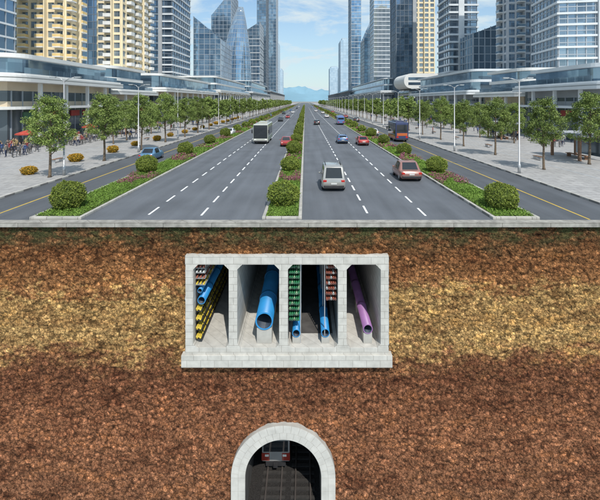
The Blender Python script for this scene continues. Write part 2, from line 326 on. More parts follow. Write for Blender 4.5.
def leaves(centers,size,mi=None,flat=0.0,asp=1.0):
    n=len(centers); c=np.array(centers); s=size*(0.6+0.8*np.random.rand(n))
    a=np.random.randn(n,3); a[:,2]*=(1-flat); a/=np.linalg.norm(a,axis=1)[:,None]
    b=np.random.randn(n,3); b[:,2]*=(1-flat*0.8); b-=a*(np.sum(a*b,axis=1))[:,None]; b/=np.linalg.norm(b,axis=1)[:,None]
    a=a*s[:,None]*0.5*asp; b=b*s[:,None]*0.5
    v=np.empty((n,4,3)); v[:,0]=c-a; v[:,1]=c-b*0.7; v[:,2]=c+a; v[:,3]=c+b*0.7
    return v.reshape(-1,3)
def leafmesh(name,v,mats,midx=None):
    n=len(v)//4; me=bpy.data.meshes.new(name); me.vertices.add(len(v)); me.vertices.foreach_set("co",v.astype(np.float32).ravel())
    me.loops.add(4*n); me.loops.foreach_set("vertex_index",np.arange(4*n,dtype=np.int32))
    me.polygons.add(n); me.polygons.foreach_set("loop_start",np.arange(0,4*n,4,dtype=np.int32)); 
    for m in mats: me.materials.append(m)
    if midx is not None: me.polygons.foreach_set("material_index",np.array(midx,dtype=np.int32))
    me.update(calc_edges=True); me.validate(); return me

STR=[(-17.6,-14.3,"grassy verge"),(-2.75,-0.2,"central reservation"),(12.0,15.0,"grassy verge")]
BUSHD={0:[],1:[],2:[]}
for k,(x0,x1,nm) in enumerate(STR):
    mb=MB(); kw=0.22
    mb.box(x0,x0+kw,0.5,900,-0.02,0.16); mb.box(x1-kw,x1,0.5,900,-0.02,0.16); mb.box(x0+kw,x1-kw,0.5,0.5+kw,-0.02,0.157)
    o=struct("kerb",mb,[M['kerb']]); bevel(o,0.03)
    mb=MB(); mb.box(x0+kw,x1-kw,0.72,900,-0.01,0.14); struct("planting_bed",mb,[M['earth']])
    pts=[];mi=[]
    xm=(x0+x1)/2
    off={0:2.6,1:3.4,2:2.6}[k]
    bush=[off+13.2*i for i in range(40)]
    BUSHD[k]=[(xm+({0:-0.55,1:0,2:0.2}[k]),b) for b in bush]
    def addp(n,ya,yb,sz,h):
        y=np.random.uniform(ya,yb,n); x=np.random.uniform(x0+0.25,x1-0.25,n)
        hh=np.array([0.16+0.16*noise.noise(Vector((xx*0.8,yy*0.35,k*5.))) for xx,yy in zip(x,y)])
        m=[];z=[]
        for xx,yy,h_ in zip(x,y,hh):
            ph=((yy-off)%13.2)
            fl=noise.noise(Vector((xx*0.9,yy*0.5,9.+k)))
            inb=(7.5<ph<11.8 and fl>-0.05) and yy>8
            m.append(1 if inb and random.random()<0.6 else 0)
            z.append(0.14+random.random()*max(h_*(2.4 if inb else 1.0),0.06)*h)
        return leaves(np.stack([x,y,np.array(z)],1),sz,flat=0.2),m
    V=[]
    for (n,ya,yb,sz,h) in ((26000,0.7,25,0.09,1),(16000,25,70,0.16,1),(9000,70,200,0.36,1.1),(6000,200,600,0.8,1.5)):
        v,m=addp(n,ya,yb,sz,h); V.append(v); mi+=m
    obj("ground_cover",leafmesh("ground_cover",np.concatenate(V),[M['cover'],M['flower']],mi),kind="stuff")

def bush_mesh(seed,n,size,r=1.2,mat='bush'):
    np.random.seed(seed); p=np.random.randn(n,3); p/=np.linalg.norm(p,axis=1)[:,None]
    rr=[]
    for q in p: rr.append(1+0.18*noise.noise(Vector(q)*2.2+Vector((seed,0,0)))+0.12*noise.noise(Vector(q)*6))
    rad=np.array(rr)*(0.84+0.20*np.random.rand(n)**0.6)
    p=p*rad[:,None]*r; p[:,2]*=0.86; p[:,2]+=0.86*r*0.86+0.08; p[:,2]=np.maximum(p[:,2],0.03)
    return leafmesh("bush_leaves",leaves(p,size),[M[mat]])
def bush_core(r):
    import bmesh
    bm=bmesh.new(); bmesh.ops.create_icosphere(bm,subdivisions=3,radius=r*0.82)
    for v in bm.verts: v.co.z=v.co.z*0.86+0.8*r
    me=bpy.data.meshes.new("core"); bm.to_mesh(me); bm.free(); me.materials.append(M['earth']); return me
bm_near=[bush_mesh(s,8000,0.105) for s in (1,2,3)]; bm_far=[bush_mesh(s+9,1000,0.28) for s in (1,2)]
core=bush_core(1.2)
for k in range(3):
    for i,(x,y) in enumerate(BUSHD[k]):
        near=y<60
        r=root("round_bush","round clipped green bush in the planted strip","bush",(x+random.uniform(-.1,.1),y,0.1),random.random()*6,"clipped bushes along the planted strips")
        s=random.uniform(0.86,1.02)*(0.92 if k==1 else 0.9); r.scale=(s,s,s*random.uniform(.95,1.08))
        obj("foliage",random.choice(bm_near if near else bm_far),r); obj("stem",core,r)
om=bush_mesh(31,2200,0.12,0.75,'orange'); oc=bush_core(0.75)
for i in range(16):
    d=38.5+i*8.2
    r=root("ornamental_shrub","low orange and yellow shrub on the pavement","shrub",(-28.0+random.uniform(-.3,.3),Y(d),0.12),random.random()*6,"orange shrubs along the pavement")
    s=random.uniform(.75,1.0); r.scale=(s*1.15,s,s*0.8)
    obj("foliage",om,r); obj("stem",oc,r)

def tree_meshes(seed,nl=3600,size=0.24,H=8.3,rx=2.05):
    rnd=random.Random(seed); np.random.seed(seed)
    mb=MB(); lean=rnd.uniform(-.15,.15)
    tp=[(0,0,0),(0.02,0.01,0.25),(lean*.4,0.03,1.4),(lean*.8,-.02,2.7),(lean,0.05,4.2),(lean*1.2,0,5.8),(lean*1.1,0.05,H-1.0)]
    mb.tube(tp,[0.2,0.14,0.12,0.105,0.08,0.05,0.02],8)
    ends=[]
    for i in range(13):
        z=2.2+i*0.36; an=i*2.4+rnd.uniform(-.3,.3); t=(z-2.2)/(H-2.2); ln=rx*(1.0-0.55*t)*rnd.uniform(.75,1.05)
        bx=lean*min(1,z/4); x=math.cos(an)*ln; y=math.sin(an)*ln
        p=[(bx,0,z),(bx+x*.45,y*.45,z+0.45),(bx+x,y,z+1.0)]
        mb.tube(p,[0.05,0.035,0.012],5); ends.append(Vector(p[2])); ends.append(Vector(p[1])+Vector((0,0,.2)))
        for q in range(2):
            a2=an+rnd.uniform(-.9,.9); e=Vector(p[1])+Vector((math.cos(a2)*ln*.5,math.sin(a2)*ln*.5,rnd.uniform(.3,1.1)))
            mb.tube([p[1],tuple(e)],[0.025,0.008],4); ends.append(e)
    trunk=mb.mesh("trunk",[M['bark']],True)
    cl=list(ends)
    zc=2.3+(H-2.3)/2; rz=(H-2.3)/2
    for i in range(80):
        while True:
            a=rnd.uniform(-1,1);b=rnd.uniform(-1,1);c=rnd.uniform(-1,1)
            if 0.25<a*a+b*b+c*c<1: break
        wz=1.0-0.3*max(c,0)+0.05
        cl.append(Vector((a*rx*1.0*wz,b*rx*1.0*wz,zc+c*rz*.93)))
    per=nl//len(cl); P=[]
    for c in cl:
        rr=rnd.uniform(.30,.70); g=np.random.randn(per,3); g/=np.linalg.norm(g,axis=1)[:,None]; g*=(np.random.rand(per,1)**0.5)*rr; g[:,2]*=.75
        P.append(g+np.array(c))
    P=np.concatenate(P)
    return trunk,leafmesh("crown",leaves(P,size),[M['leaf']])
T_near=[tree_meshes(s,14000,0.14) for s in (11,12,13,14,15)]
T_mid=[tree_meshes(s,3600,0.30) for s in (21,22,23)]
T_far=[tree_meshes(s,900,0.65) for s in (31,32)]
def put_tree(x,d,s=1.0):
    t=random.choice(T_near if d<95 else (T_mid if d<220 else T_far))
    r=root("street_tree","leafy green street tree standing in the pavement","tree",(x,Y(d),0.12),random.random()*6.28,"street trees lining the avenue")
    q=s*random.uniform(.92,1.1); r.scale=(q*random.uniform(.95,1.08),q*random.uniform(.95,1.08),q)
    obj("trunk",t[0],r); obj("crown",t[1],r)
for i in range(62):
    put_tree(-25.0+random.uniform(-.2,.2),37+i*10.4+random.uniform(-.5,.5))
    put_tree(26.0+random.uniform(-.2,.2),41+i*10.8+random.uniform(-.5,.5))
put_tree(33.3,44.5,1.12)
for i in range(40):
    put_tree(-34+random.uniform(-1.5,1.5),64+i*10+random.uniform(-3,3),0.9)
    put_tree(37+random.uniform(-1.5,1.5),66+i*10+random.uniform(-3,3),0.9)
# ---------------------------------------------------------------- street lamps
def lamp():
    r=root("street_lamp","tall grey double-arm street lamp on the kerb","street lamp",(0,0,0),0,"street lamps along the avenue")
    mb=MB(); mb.tube([(0,0,0),(0,0,.9),(0,0,.95),(0,0,9.5)],[.15,.15,.085,.05],10); obj("pole",mb.mesh("pole",[M['steel']],True),r)
    for sgn,ln in ((1,1.1),(-1,.8)):
        mb=MB(); mb.tube([(0,0,9.3),(sgn*.4*ln,0,9.65),(sgn*ln,0,9.8)],[.045,.04,.03],6); obj("arm",mb.mesh("arm",[M['steel']],True),r)
        mb=MB(); mb.box(min(sgn*ln,sgn*(ln+.6)),max(sgn*ln,sgn*(ln+.6)),-.12,.12,9.76,9.86); mb.box(min(sgn*(ln+.06),sgn*(ln+.54)),max(sgn*(ln+.06),sgn*(ln+.54)),-.09,.09,9.72,9.76,1)
        obj("lamp_head",mb.mesh("lamp_head",[M['steel'],M['lampglass']]),r)
    return r
lp=lamp(); lp.location=(22.1,Y(39.2),0.13); lp.rotation_euler=(0,0,math.pi)
for i in range(1,22): dup(lp,(22.1,Y(39.2+i*17),.13),math.pi)
for i in range(22): dup(lp,(-24.1,Y(38+i*17),.13),0)

# ---------------------------------------------------------------- vehicles
def paintmat(name,col,metal=0.3): 
    m=simple(name,col,0.28,metal,var=0.06,scale=1.5); m.node_tree.nodes["Principled BSDF"].inputs["Coat Weight"].default_value=0.6; return m
def wheel(parent,x,y,r=.34,wd=.22):
    mb=MB(); mb.tube([(x-wd/2,y,r),(x-wd/2+.04,y,r),(x+wd/2-.04,y,r),(x+wd/2,y,r)],[r-.05,r,r,r-.05],18)
    t=obj("wheel",mb.mesh("wheel",[M['rubber']],False),parent)
    s=1 if x>0 else -1
    mb=MB(); mb.tube([(x+s*(wd/2-.02),y,r),(x+s*(wd/2+.015),y,r)],[r*.62,r*.55],12); obj("rim",mb.mesh("rim",[M['rim']]),t)
def car(label,mat,kind='suv',Lc=4.7,W=1.86,H=1.7,cat="car",name="car"):
    r=root(name,label,cat,group="vehicles driving along the avenue")
    hw=W/2
    if kind=='suv':
        st=[(0,.42,.80,.86,.86,.80),(.02,.28,1.0,1.08,.96,.90),(.08,.24,1.02,H-.12,1,.78),(.15,.24,1.02,H-.03,1,.79),(.25,.24,1.01,H,1,.80),(.38,.24,1.0,H+.01,1,.80),(.58,.24,.98,H-.05,1,.79),(.73,.24,.96,1.06,1,.90),(.86,.25,.90,.99,.99,.88),(.95,.26,.80,.88,.94,.84),(1.0,.36,.66,.70,.80,.70)]
        gi=(1,6); km=5
    else:
        st=[(0,.40,.74,.80,.82,.76),(.03,.26,.88,.97,.94,.87),(.15,.22,.92,1.0,1,.90),(.28,.22,.92,H-.08,1,.76),(.36,.22,.92,H-.01,1,.77),(.46,.22,.92,H,1,.77),(.57,.22,.90,H-.05,1,.76),(.75,.22,.88,.96,1,.88),(.88,.24,.82,.90,.98,.86),(.96,.26,.72,.79,.92,.80),(1.0,.34,.6,.64,.78,.68)]
        gi=(2,6); km=4
    def sec(t):
        y,z0,zb,zt,wb,wt=t; wb*=hw; wt*=hw; y*=Lc
        half=[(wb*.88,z0),(wb*.985,z0+.14),(wb*1.01,(z0+zb)/2),(wb*.995,zb-.12),(wb*.96,zb),(wt,zt-.05),(wt*.86,zt)]
        return [(a,y,b) for a,b in half]+[(-a,y,b) for a,b in reversed(half)]
    mb=MB(); S=[sec(t) for t in st]; n=14
    for s in S: mb.v+=s
    for k in range(len(S)-1):
        for j in range(n):
            j2=(j+1)%n; mb.f.append((k*n+j,k*n+j2,(k+1)*n+j2,(k+1)*n+j)); mb.m.append(0)
    mb.f.append(tuple(range(n-1,-1,-1))); mb.m.append(0); mb.f.append(tuple((len(S)-1)*n+j for j in range(n))); mb.m.append(0)
    b=obj("body",mb.mesh("body",[mat],True),r); bevel(b,.05,3)
    def quad(name,A,B,C,D,off,mat,label=None):
        q=[Vector(A),Vector(B),Vector(C),Vector(D)]; nn=(q[2]-q[0]).cross(q[3]-q[1]).normalized()
        c=sum(q,Vector())/4
        if nn.dot(c-Vector((0,Lc*.45,.9)))<0: nn=-nn
        mb=MB(); a=[tuple(p+nn*off) for p in q]; bb=[tuple(p-nn*.05) for p in q]
        mb.v=a+bb; mb.f=[(0,1,2,3),(4,7,6,5),(0,4,5,1),(1,5,6,2),(2,6,7,3),(3,7,4,0)]; mb.m=[0]*6
        obj(name,mb.mesh(name,[mat]),r)
    def inset(pts,f=.88):
        c=[sum(p[i] for p in pts)/4 for i in range(3)]
        return [tuple(c[i]+(p[i]-c[i])*f for i in range(3)) for p in pts]
    g0,g1=gi
    P=inset([S[g0][7],S[g0][6],S[g0+1][6],S[g0+1][7]],.92); quad("rear_window",*P,.018,M['cglass'])
    P=inset([S[g1+1][7],S[g1+1][6],S[g1][6],S[g1][7]],.93); quad("windshield",*P,.018,M['cglass'])
    for sgn in (0,1):
        def q(k,j): return S[k][j] if not sgn else S[k][13-j]
        ka=g0+1
        for (u,v) in ((ka,km),(km,g1)):
            P=inset([q(u,4),q(v,4),q(v,5),q(u,5)],.9); quad("side_window",*P,.025,M['cglass'])
    zl=st[1][2]
    for s in (-1,1):
        mb=MB(); xa,xb=sorted((s*hw*.60,s*hw*.90)); mb.box(xa,xb,-.01,.2,zl-.20,zl-.02); o=obj("taillight",mb.mesh("taillight",[M['red']]),r); bevel(o,.03)
        mb=MB(); xa,xb=sorted((s*hw*.5,s*hw*.80)); mb.box(xa,xb,Lc*.955,Lc*.99,.58,.72); o=obj("headlight",mb.mesh("headlight",[M['lampglass']]),r); bevel(o,.02)
        mb=MB(); xa,xb=sorted((s*hw*.98,s*(hw+.17))); mb.box(xa,xb,Lc*.64,Lc*.67,.98,1.1); o=obj("wing_mirror",mb.mesh("wing_mirror",[mat]),r); bevel(o,.03)
    mb=MB(); mb.box(-hw*.84,hw*.84,-.05,.12,.34,.54); o=obj("bumper",mb.mesh("bumper",[M['dark']]),r); bevel(o,.05)
    mb=MB(); mb.box(-.24,.24,-.035,-.01,.62,.74); obj("licence_plate",mb.mesh("licence_plate",[M['plate']]),r)
    mb=MB(); mb.box(-hw*.5,hw*.5,Lc*.99,Lc*1.004,.42,.54); obj("grille",mb.mesh("grille",[M['dark']]),r)
    if kind=='suv':
        mb=MB()
        for s in (-1,1): mb.box(s*hw*.66-.03,s*hw*.66+.03,Lc*.18,Lc*.52,H+.03,H+.08); 
        obj("roof_rack",mb.mesh("roof_rack",[M['dark']]),r)
    for x in (-hw+.12,hw-.12):
        for y in (Lc*.19,Lc*.80): wheel(r,x,y)
    return r
silver=paintmat("silver_paint",(0.42,0.41,0.38),.5); rose=paintmat("copper_paint",(0.33,0.17,0.145)); redp=paintmat("red_paint",(0.35,0.03,0.025),.1)
bluep=paintmat("blue_paint",(0.10,0.18,0.34)); whitep=paintmat("white_paint_car",(0.7,0.7,0.7),0); blackp=paintmat("black_paint",(0.03,0.03,0.035))
def place(o,x,d,flip=False): 
    o.location=(x,Y(d),0.005)
    if flip: o.rotation_euler=(0,0,math.pi)
def vehicle_at(px,base_y,o,flip=False):
    d=F*CH/(base_y-101); place(o,PX(px,d),d,flip)
vehicle_at(334,192,car("silver off-road car with dark rear window driving away",silver,'suv',4.7,2.0,2.1))
vehicle_at(412,182,car("copper-red saloon car driving away along the avenue",rose,'sedan',4.1,2.1,1.75))
redc=car("small red saloon car driving along the avenue",redp,'sedan',4.4,1.85,1.5); vehicle_at(364,146,redc)
bluec=car("grey-blue hatchback car driving away",bluep,'suv',4.3,1.85,1.55); vehicle_at(343,144,bluec)
vehicle_at(287,144,car("red saloon car driving towards the viewer",redp,'sedan',4.4,1.85,1.5),True)
bl=car("pale blue saloon car on the side road",paintmat("light_blue_paint",(0.12,0.26,0.42)),'sedan',4.2,1.85,1.6); vehicle_at(145,162,bl)
wc=car("white saloon car far along the avenue",whitep,'sedan',4.6,1.85,1.5); vehicle_at(327,118,wc)
kc=car("black estate car far along the avenue",blackp,'suv',4.6,1.85,1.55); vehicle_at(281,121,kc,True)
for (px,by,src,fl) in ((317,125,kc,0),(333,113,redc,0),(316,112,wc,0),(293,113,wc,1),(288,118,redc,1),(322,109,kc,0),(297,109,kc,1),(270,117,bluec,1),(312,108,bluec,0),(346,118,redc,0),(357,122,kc,0),(232,134,wc,1),(375,136,wc,0),(328,112,kc,0),(318,109,redc,0),(323,114,wc,0),(299,107,wc,1),(291,111,bluec,1),(284,114,kc,1),(313,106,kc,0),(320,107,wc,0)):
    d=F*CH/(by-101); dup(src,(PX(px,d),Y(d),.005),math.pi if fl else 0,label=src["label"])
def bus(label,bodym,stripe,W=2.6,H=3.3,Lc=11,name="bus",rearad=None,big=False):
    r=root(name,label,"bus",group="vehicles driving along the avenue"); h=W/2
    mb=MB(); mb.box(-h,h,0,Lc,.32,H); o=obj("body",mb.mesh("body",[bodym],False),r); bevel(o,.18,3)
    mb=MB(); mb.box(-h-.012,h+.012,.4,Lc-.4,.5,1.15); obj("livery_panel",mb.mesh("livery_panel",[stripe]),r)
    for yy,nm in ((-.015,"rear_window"),(Lc-.02,"windshield")):
        z0=1.7 if yy<0 else 1.15; zt=H-.45; e=.2
        if big and yy>0: z0=.98; zt=H-.2; e=.1
        mb=MB(); mb.box(-h+e,h-e,yy,yy+.035,z0,zt); o=obj(nm,mb.mesh(nm,[M['cglass']]),r); bevel(o,.01)
    if rearad:
        mb=MB(); mb.box(-h+.25,h-.25,-.02,.02,1.12,1.62); obj("rear_panel",mb.mesh("rear_panel",[rearad]),r)
    for s in (-1,1):
        for k in range(7):
            xa,xb=sorted((s*(h-.02),s*(h+.015))); mb=MB(); ya=.5+k*1.45
            if ya+1.3>Lc: break
            mb.box(xa,xb,ya,ya+1.3,1.45,H-.5); obj("side_window",mb.mesh("side_window",[M['cglass']]),r)
        mb=MB(); xa,xb=sorted((s*(h-.55),s*(h-.15))); mb.box(xa,xb,Lc-.01,Lc+.03,.68,.88); obj("headlight",mb.mesh("headlight",[M['lampglass']]),r)
        mb=MB(); mb.box(xa,xb,-.03,.01,.75,1.05); obj("taillight",mb.mesh("taillight",[M['red']]),r)
        mb=MB(); xa,xb=sorted((s*(h+.05),s*(h+.28))); mb.box(xa,xb,Lc+.02,Lc+.15,1.9,2.5); obj("wing_mirror",mb.mesh("wing_mirror",[M['dark']]),r)
        for y in (min(2.4,Lc*.25),Lc-2.0): wheel(r,s*(h-.14),y,.48,.28)
    mb=MB(); mb.box(-h+.15,h-.15,Lc-.03,Lc+.05,.36,.6); mb.box(-h+.15,h-.15,-.05,.03,.36,.6); obj("bumper",mb.mesh("bumper",[M['dark']]),r)
    mb=MB(); mb.box(-.8,.8,2,5,H,H+.22); o=obj("roof_unit",mb.mesh("roof_unit",[bodym]),r); bevel(o,.06)
    return r
b1=bus("white coach with large dark windscreen driving towards the viewer",paintmat("coach_white",(0.46,0.47,0.42),0),paintmat("coach_green",(0.15,0.22,0.10),0),2.6,3.5,9,big=True); d=66.5; b1.location=(PX(260.5,d),Y(d)+9,.005); b1.rotation_euler=(0,0,math.pi)
orp=paintmat("bus_orange",(0.5,0.12,0.03),0)
b2=bus("dark blue bus with orange panels on the side road",paintmat("bus_blue",(0.035,0.05,0.13),0),orp,2.4,3.6,6.5,rearad=orp); place(b2,17.9,70)
b3=bus("small blue minibus far along the avenue",paintmat("minibus_blue",(0.12,0.2,0.42),0),paintmat("minibus_grey",(0.4,0.4,0.45),0),2.2,2.7,6.5); vehicle_at(341,125,b3)

# ---------------------------------------------------------------- buildings
class Tower:
    def __init__(s,label,x0,x1,d0,d1,H,cat="tower block",name="tower_block",base=0.0):
        s.r=root(name,label,cat,((x0+x1)/2,Y((d0+d1)/2),base),0,"buildings along the avenue"); s.x0=x0-(x0+x1)/2; s.x1=-s.x0; s.y0=-(d1-d0)/2; s.y1=-s.y0; s.H=H; s.wx=s.r.location.x; s.wy=s.r.location.y
    def faces(s):
        side = 1 if s.wx<0 else -1
        W=s.x1-s.x0; D=s.y1-s.y0
        fs=[(Vector((s.x0,s.y0,0)),Vector((1,0,0)),Vector((0,-1,0)),W,0.0)]
        fs.append((Vector((s.x1 if side>0 else s.x0,s.y0,0)),Vector((0,1,0)),Vector((side,0,0)),D,side*math.pi/2))
        return fs,side
def fbox(mb,o,u,n,a0,a1,b0,b1,c0,c1,mi=0):
    p=o+u*a0+n*b0; q=o+u*a1+n*b1
    mb.box(min(p.x,q.x),max(p.x,q.x),min(p.y,q.y),max(p.y,q.y),c0,c1,mi)
def punched(label,x0,x1,d0,d1,H,wallm,bay=3.4,fl=3.3,pier=1.4,span=1.3,depth=.45,balc=None,balm=None,topm=None,z0=0,indiv=100,winm=None,bd=1.3):
    t=Tower(label,x0,x1,d0,d1,H)
    nf=int((H-z0)/fl); H=z0+nf*fl
    mb=MB(); mb.box(t.x0,t.x1,t.y0,t.y1,0,H-0.3); obj("core_wall",mb.mesh("core_wall",[M['mulld']]),t.r)
    fs,side=t.faces(); mb=MB(); wins=[]; bals=[]
    for fi,(o,u,n,W,rz) in enumerate(fs):
        nb=max(2,round(W/bay)); bw=W/nb
        for i in range(nb+1):
            a=i*bw; fbox(mb,o,u,n,max(a-pier/2,-0.0) if i else 0,min(a+pier/2,W) if i<nb else W,0,depth+.003*fi,z0,H)
            if i%3==2 and i<nb: fbox(mb,o,u,n,a-.18,a+.18,depth+.003*fi,depth+bd*.8,z0,H)
        for j in range(nf+1):
            c=z0+j*fl; fbox(mb,o,u,n,.01,W-.01,0,depth-.07,max(c-span/2,0),c+span/2 if j<nf else c+.9)
        for i in range(nb):
            for j in range(nf):
                p=o+u*((i+.5)*bw)+n*.04; p.z=z0+(j+.5)*fl
                wins.append((p.copy(),rz,bw-pier,fl-span,fi))
                if balc and (i%balc[0])==balc[1]:
                    q=o+u*((i+.5)*bw)+n*depth; q.z=z0+j*fl+span/2-.25; bals.append((q.copy(),rz,bw*.9,fi))
    obj("wall",mb.mesh("wall",[wallm]),t.r)
    mb=MB(); mb.box(t.x0-.7,t.x1+.7,t.y0-.7,t.y1+.7,H+.9,H+1.5); mb.box(t.x0+3,t.x1-3,t.y0+3,t.y1-3,H+1.5,H+5); obj("roof",mb.mesh("roof",[topm or wallm]),t.r)
    cam=Vector((0,-CD,CH)); base=Vector((t.wx,t.wy,0))
    zmax=lambda p: CH+104*((p+base).y+CD)/F
    key=lambda e: (0 if e[0].z<zmax(e[0]) else 1, (e[0]+base-cam).length)
    wins.sort(key=key); cache={}
    winm=winm or M['win']
    def winmb(mb,w,h,X=None):
        f=.09
        mb.box(-w/2,w/2,-.02,0.0,-h/2,h/2,0)
        for (a,b,c,d_) in ((-w/2,-w/2+f,-h/2,h/2),(w/2-f,w/2,-h/2,h/2),(-f/2,f/2,-h/2,h/2),(-w/2+f,w/2-f,-h/2,-h/2+f),(-w/2+f,w/2-f,h/2-f,h/2)):
            mb.box(a,b,-.08,-.02,c,d_,1)
    rest=MB()
    for k,(p,rz,w,h,fi) in enumerate(wins):
        key2=(round(w,3),round(h,3))
        if key2 not in cache:
            m_=MB(); winmb(m_,w,h); cache[key2]=(m_.mesh("window",[winm,M['mull']]),m_)
        if k<indiv: obj("window",cache[key2][0],t.r,p,rz)
        else:
            m_=cache[key2][1]; i0=len(rest.v); cs,sn=math.cos(rz),math.sin(rz)
            rest.v+=[(x*cs-y*sn+p.x,x*sn+y*cs+p.y,z+p.z) for x,y,z in m_.v]; rest.f+=[tuple(q+i0 for q in f) for f in m_.f]; rest.m+=m_.m
    if rest.v: obj("window",rest.mesh("windows_rest",[winm,M['mull']]),t.r,kind="stuff")
    bals.sort(key=key); cache={}; rest=MB()
    for k,(p,rz,w,fi) in enumerate(bals):
        kk=round(w,3)
        if kk not in cache:
            m_=MB(); m_.box(-w/2,w/2,-bd,0,-.1,.25,0); m_.box(-w/2,w/2,-bd,-bd+.08,.25,1.15,1); m_.box(-w/2,-w/2+.08,-bd+.08,0,.25,1.15,1); m_.box(w/2-.08,w/2,-bd+.08,0,.25,1.15,1); m_.box(-w/2-.03,w/2+.03,-bd-.03,-bd+.1,1.15,1.24,0)
            cache[kk]=(m_.mesh("balcony",[M['cwhite'],balm]),m_)
        if k<indiv: obj("balcony",cache[kk][0],t.r,p,rz)
        else:
            m_=cache[kk][1]; i0=len(rest.v); cs,sn=math.cos(rz),math.sin(rz)
            rest.v+=[(x*cs-y*sn+p.x,x*sn+y*cs+p.y,z+p.z) for x,y,z in m_.v]; rest.f+=[tuple(q+i0 for q in f) for f in m_.f]; rest.m+=m_.m
    if rest.v: obj("balcony",rest.mesh("balcony_rest",[M['cwhite'],balm]),t.r,kind="stuff")
    return t
def glass(label,x0,x1,d0,d1,H0,H1=None,gm='g_blue',mm='mull',mod=3.0,fl=3.6,vb=.25,hb=.3,dep=.18,bands=None,crown=None,rot=0,core=None):
    if H1 is None: H1=H0
    t=Tower(label,x0,x1,d0,d1,max(H0,H1),"glass tower","glass_tower")
    t.r.rotation_euler=(0,0,rot)
    W=t.x1-t.x0
    mb=MB(); mb.prism_y([(t.x0,0),(t.x1,0),(t.x1,H1),(t.x0,H0)],t.y0,t.y1); obj("glass_curtain_wall",mb.mesh("glass_curtain_wall",[M[gm]]),t.r)
    fs,side=t.faces(); mb=MB()
    for fi,(o,u,n,Wf,rz) in enumerate(fs):
        def top(a):
            if fi==0: return H0+(H1-H0)*a/Wf
            return H1 if side>0 else H0
        nb=max(2,round(Wf/mod))
        for i in range(nb+1):
            a=min(max(i*Wf/nb,vb/2),Wf-vb/2); fbox(mb,o,u,n,a-vb/2,a+vb/2,0,dep+.003*fi,0,top(a)+.3)
        c=fl
        while c<max(H0,H1):
            if fi==0 and H0!=H1:
                tt=(c-H0)/(H1-H0)*Wf
                a0,a1=(max(0,tt),Wf) if H1>H0 else (0,min(Wf,tt))
                if c<=min(H0,H1): a0,a1=0,Wf
            else:
                a0,a1=(0,Wf) if c<=top(0) else (0,0)
            if a1-a0>.3: fbox(mb,o,u,n,a0,a1,0,dep-.05,c-hb/2,c+hb/2)
            c+=fl
    obj("mullion_grid",mb.mesh("mullion_grid",[M[mm]]),t.r)
    if bands:
        bm_,bh,bfl,bd=bands; mb=MB(); c=bfl
        while c<min(H0,H1): mb.box(t.x0-bd,t.x1+bd,t.y0-bd,t.y1+bd,c-bh/2,c+bh/2); c+=bfl
        obj("floor_band",mb.mesh("floor_band",[M[bm_]]),t.r)
    if core:
        for (fi,f0,f1,cm) in core:
            o,u,n,Wf,rz=fs[fi]; mb=MB(); fbox(mb,o,u,n,Wf*f0,Wf*f1,-.5,1.0,0,min(H0,H1)+2); obj("service_core",mb.mesh("service_core",[M[cm]]),t.r)
    if H0==H1:
        mb=MB(); mb.box(t.x0+W*.2,t.x1-W*.2,t.y0+2,t.y1-2,H0,H0+4); obj("roof_plant_room",mb.mesh("roof_plant_room",[M[mm]]),t.r)
    return t
def curved_tower(label,xc,dc,rx,H,gm='g_blue',mm='mull',fl=3.8,lean=.35):
    r=root("glass_tower",label,"glass tower",(xc,Y(dc),0),0,"buildings along the avenue"); seg=28
    mb=MB(); g=MB()
    ry=rx*.8; nz_=int(H/fl)
    def prof(z): 
        t=z/H; return (1-t**2.6*.85)
    rings=[]
    for j in range(nz_+1):
        z=j*fl; s=prof(z); rings.append([(rx*s*math.cos(2*math.pi*k/seg)+rx*lean*(1-s),ry*s*math.sin(2*math.pi*k/seg),z) for k in range(seg)])
    for q in rings: g.v+=q
    for j in range(nz_):
        for k in range(seg):
            k2=(k+1)%seg; g.f.append((j*seg+k,j*seg+k2,(j+1)*seg+k2,(j+1)*seg+k)); g.m.append(0)
    g.f.append(tuple(nz_*seg+k for k in range(seg))); g.m.append(0)
    obj("glass_curtain_wall",g.mesh("glass_curtain_wall",[M[gm]],True),r)
    for j in range(1,nz_+1):
        z=j*fl; s=prof(z)*1.012
        i=len(mb.v)
        for dz in (-.2,.2): mb.v+=[(rx*s*math.cos(2*math.pi*k/seg)+rx*lean*(1-s/1.012),ry*s*math.sin(2*math.pi*k/seg),z+dz) for k in range(seg)]
        for k in range(seg):
            k2=(k+1)%seg; mb.f.append((i+k,i+k2,i+seg+k2,i+seg+k)); mb.m.append(0)
    for k in range(seg):
        for j in range(nz_):
            mb.tube([rings[j][k],rings[j+1][k]],[.14,.14],4,cap=False)
    obj("mullion_grid",mb.mesh("mullion_grid",[M[mm]]),r)
# left side
glass("dark blue glass tower beside cream apartment block",-104,-82.5,98,108,80,gm='g_dark',mm='mull',mod=3.6,bands=('band',.5,3.6,.3))
punched("yellow-cream apartment tower with ochre balconies",-99,-79,125,134,85,M['cream'],bay=2.9,fl=3.1,pier=.8,span=.9,balc=(2,0),balm=M['yel'],bd=1.8)
glass("dark blue-grey glass tower between two cream apartment towers",-116,-96,188,205,110,gm='g_dark',mm='mulld',mod=3)
punched("cream apartment tower with stacked white balconies",-82,-72.5,150,177,95,M['cream'],bay=3.2,fl=3.1,pier=.8,span=.9,balc=(2,1),balm=M['cwhite'],topm=M['cream'],bd=1.9)
glass("dark tower with white floor bands",-82,-70,200,231,120,gm='g_dark',mm='mulld',mod=4,bands=('band',.8,3.8,.5),core=[(0,.42,.58,'greyb')])
glass("blue glass tower with a slanted roof",-77,-58,262,300,66,50,gm='g_blue',mod=3.5)
curved_tower("curved blue glass tower with sail-shaped top",-59,325,13.5,88,gm='g_blue')
glass("slim slate glass tower with pointed roof",-84,-66,340,375,84,106,gm='g_teal',mod=3.5)
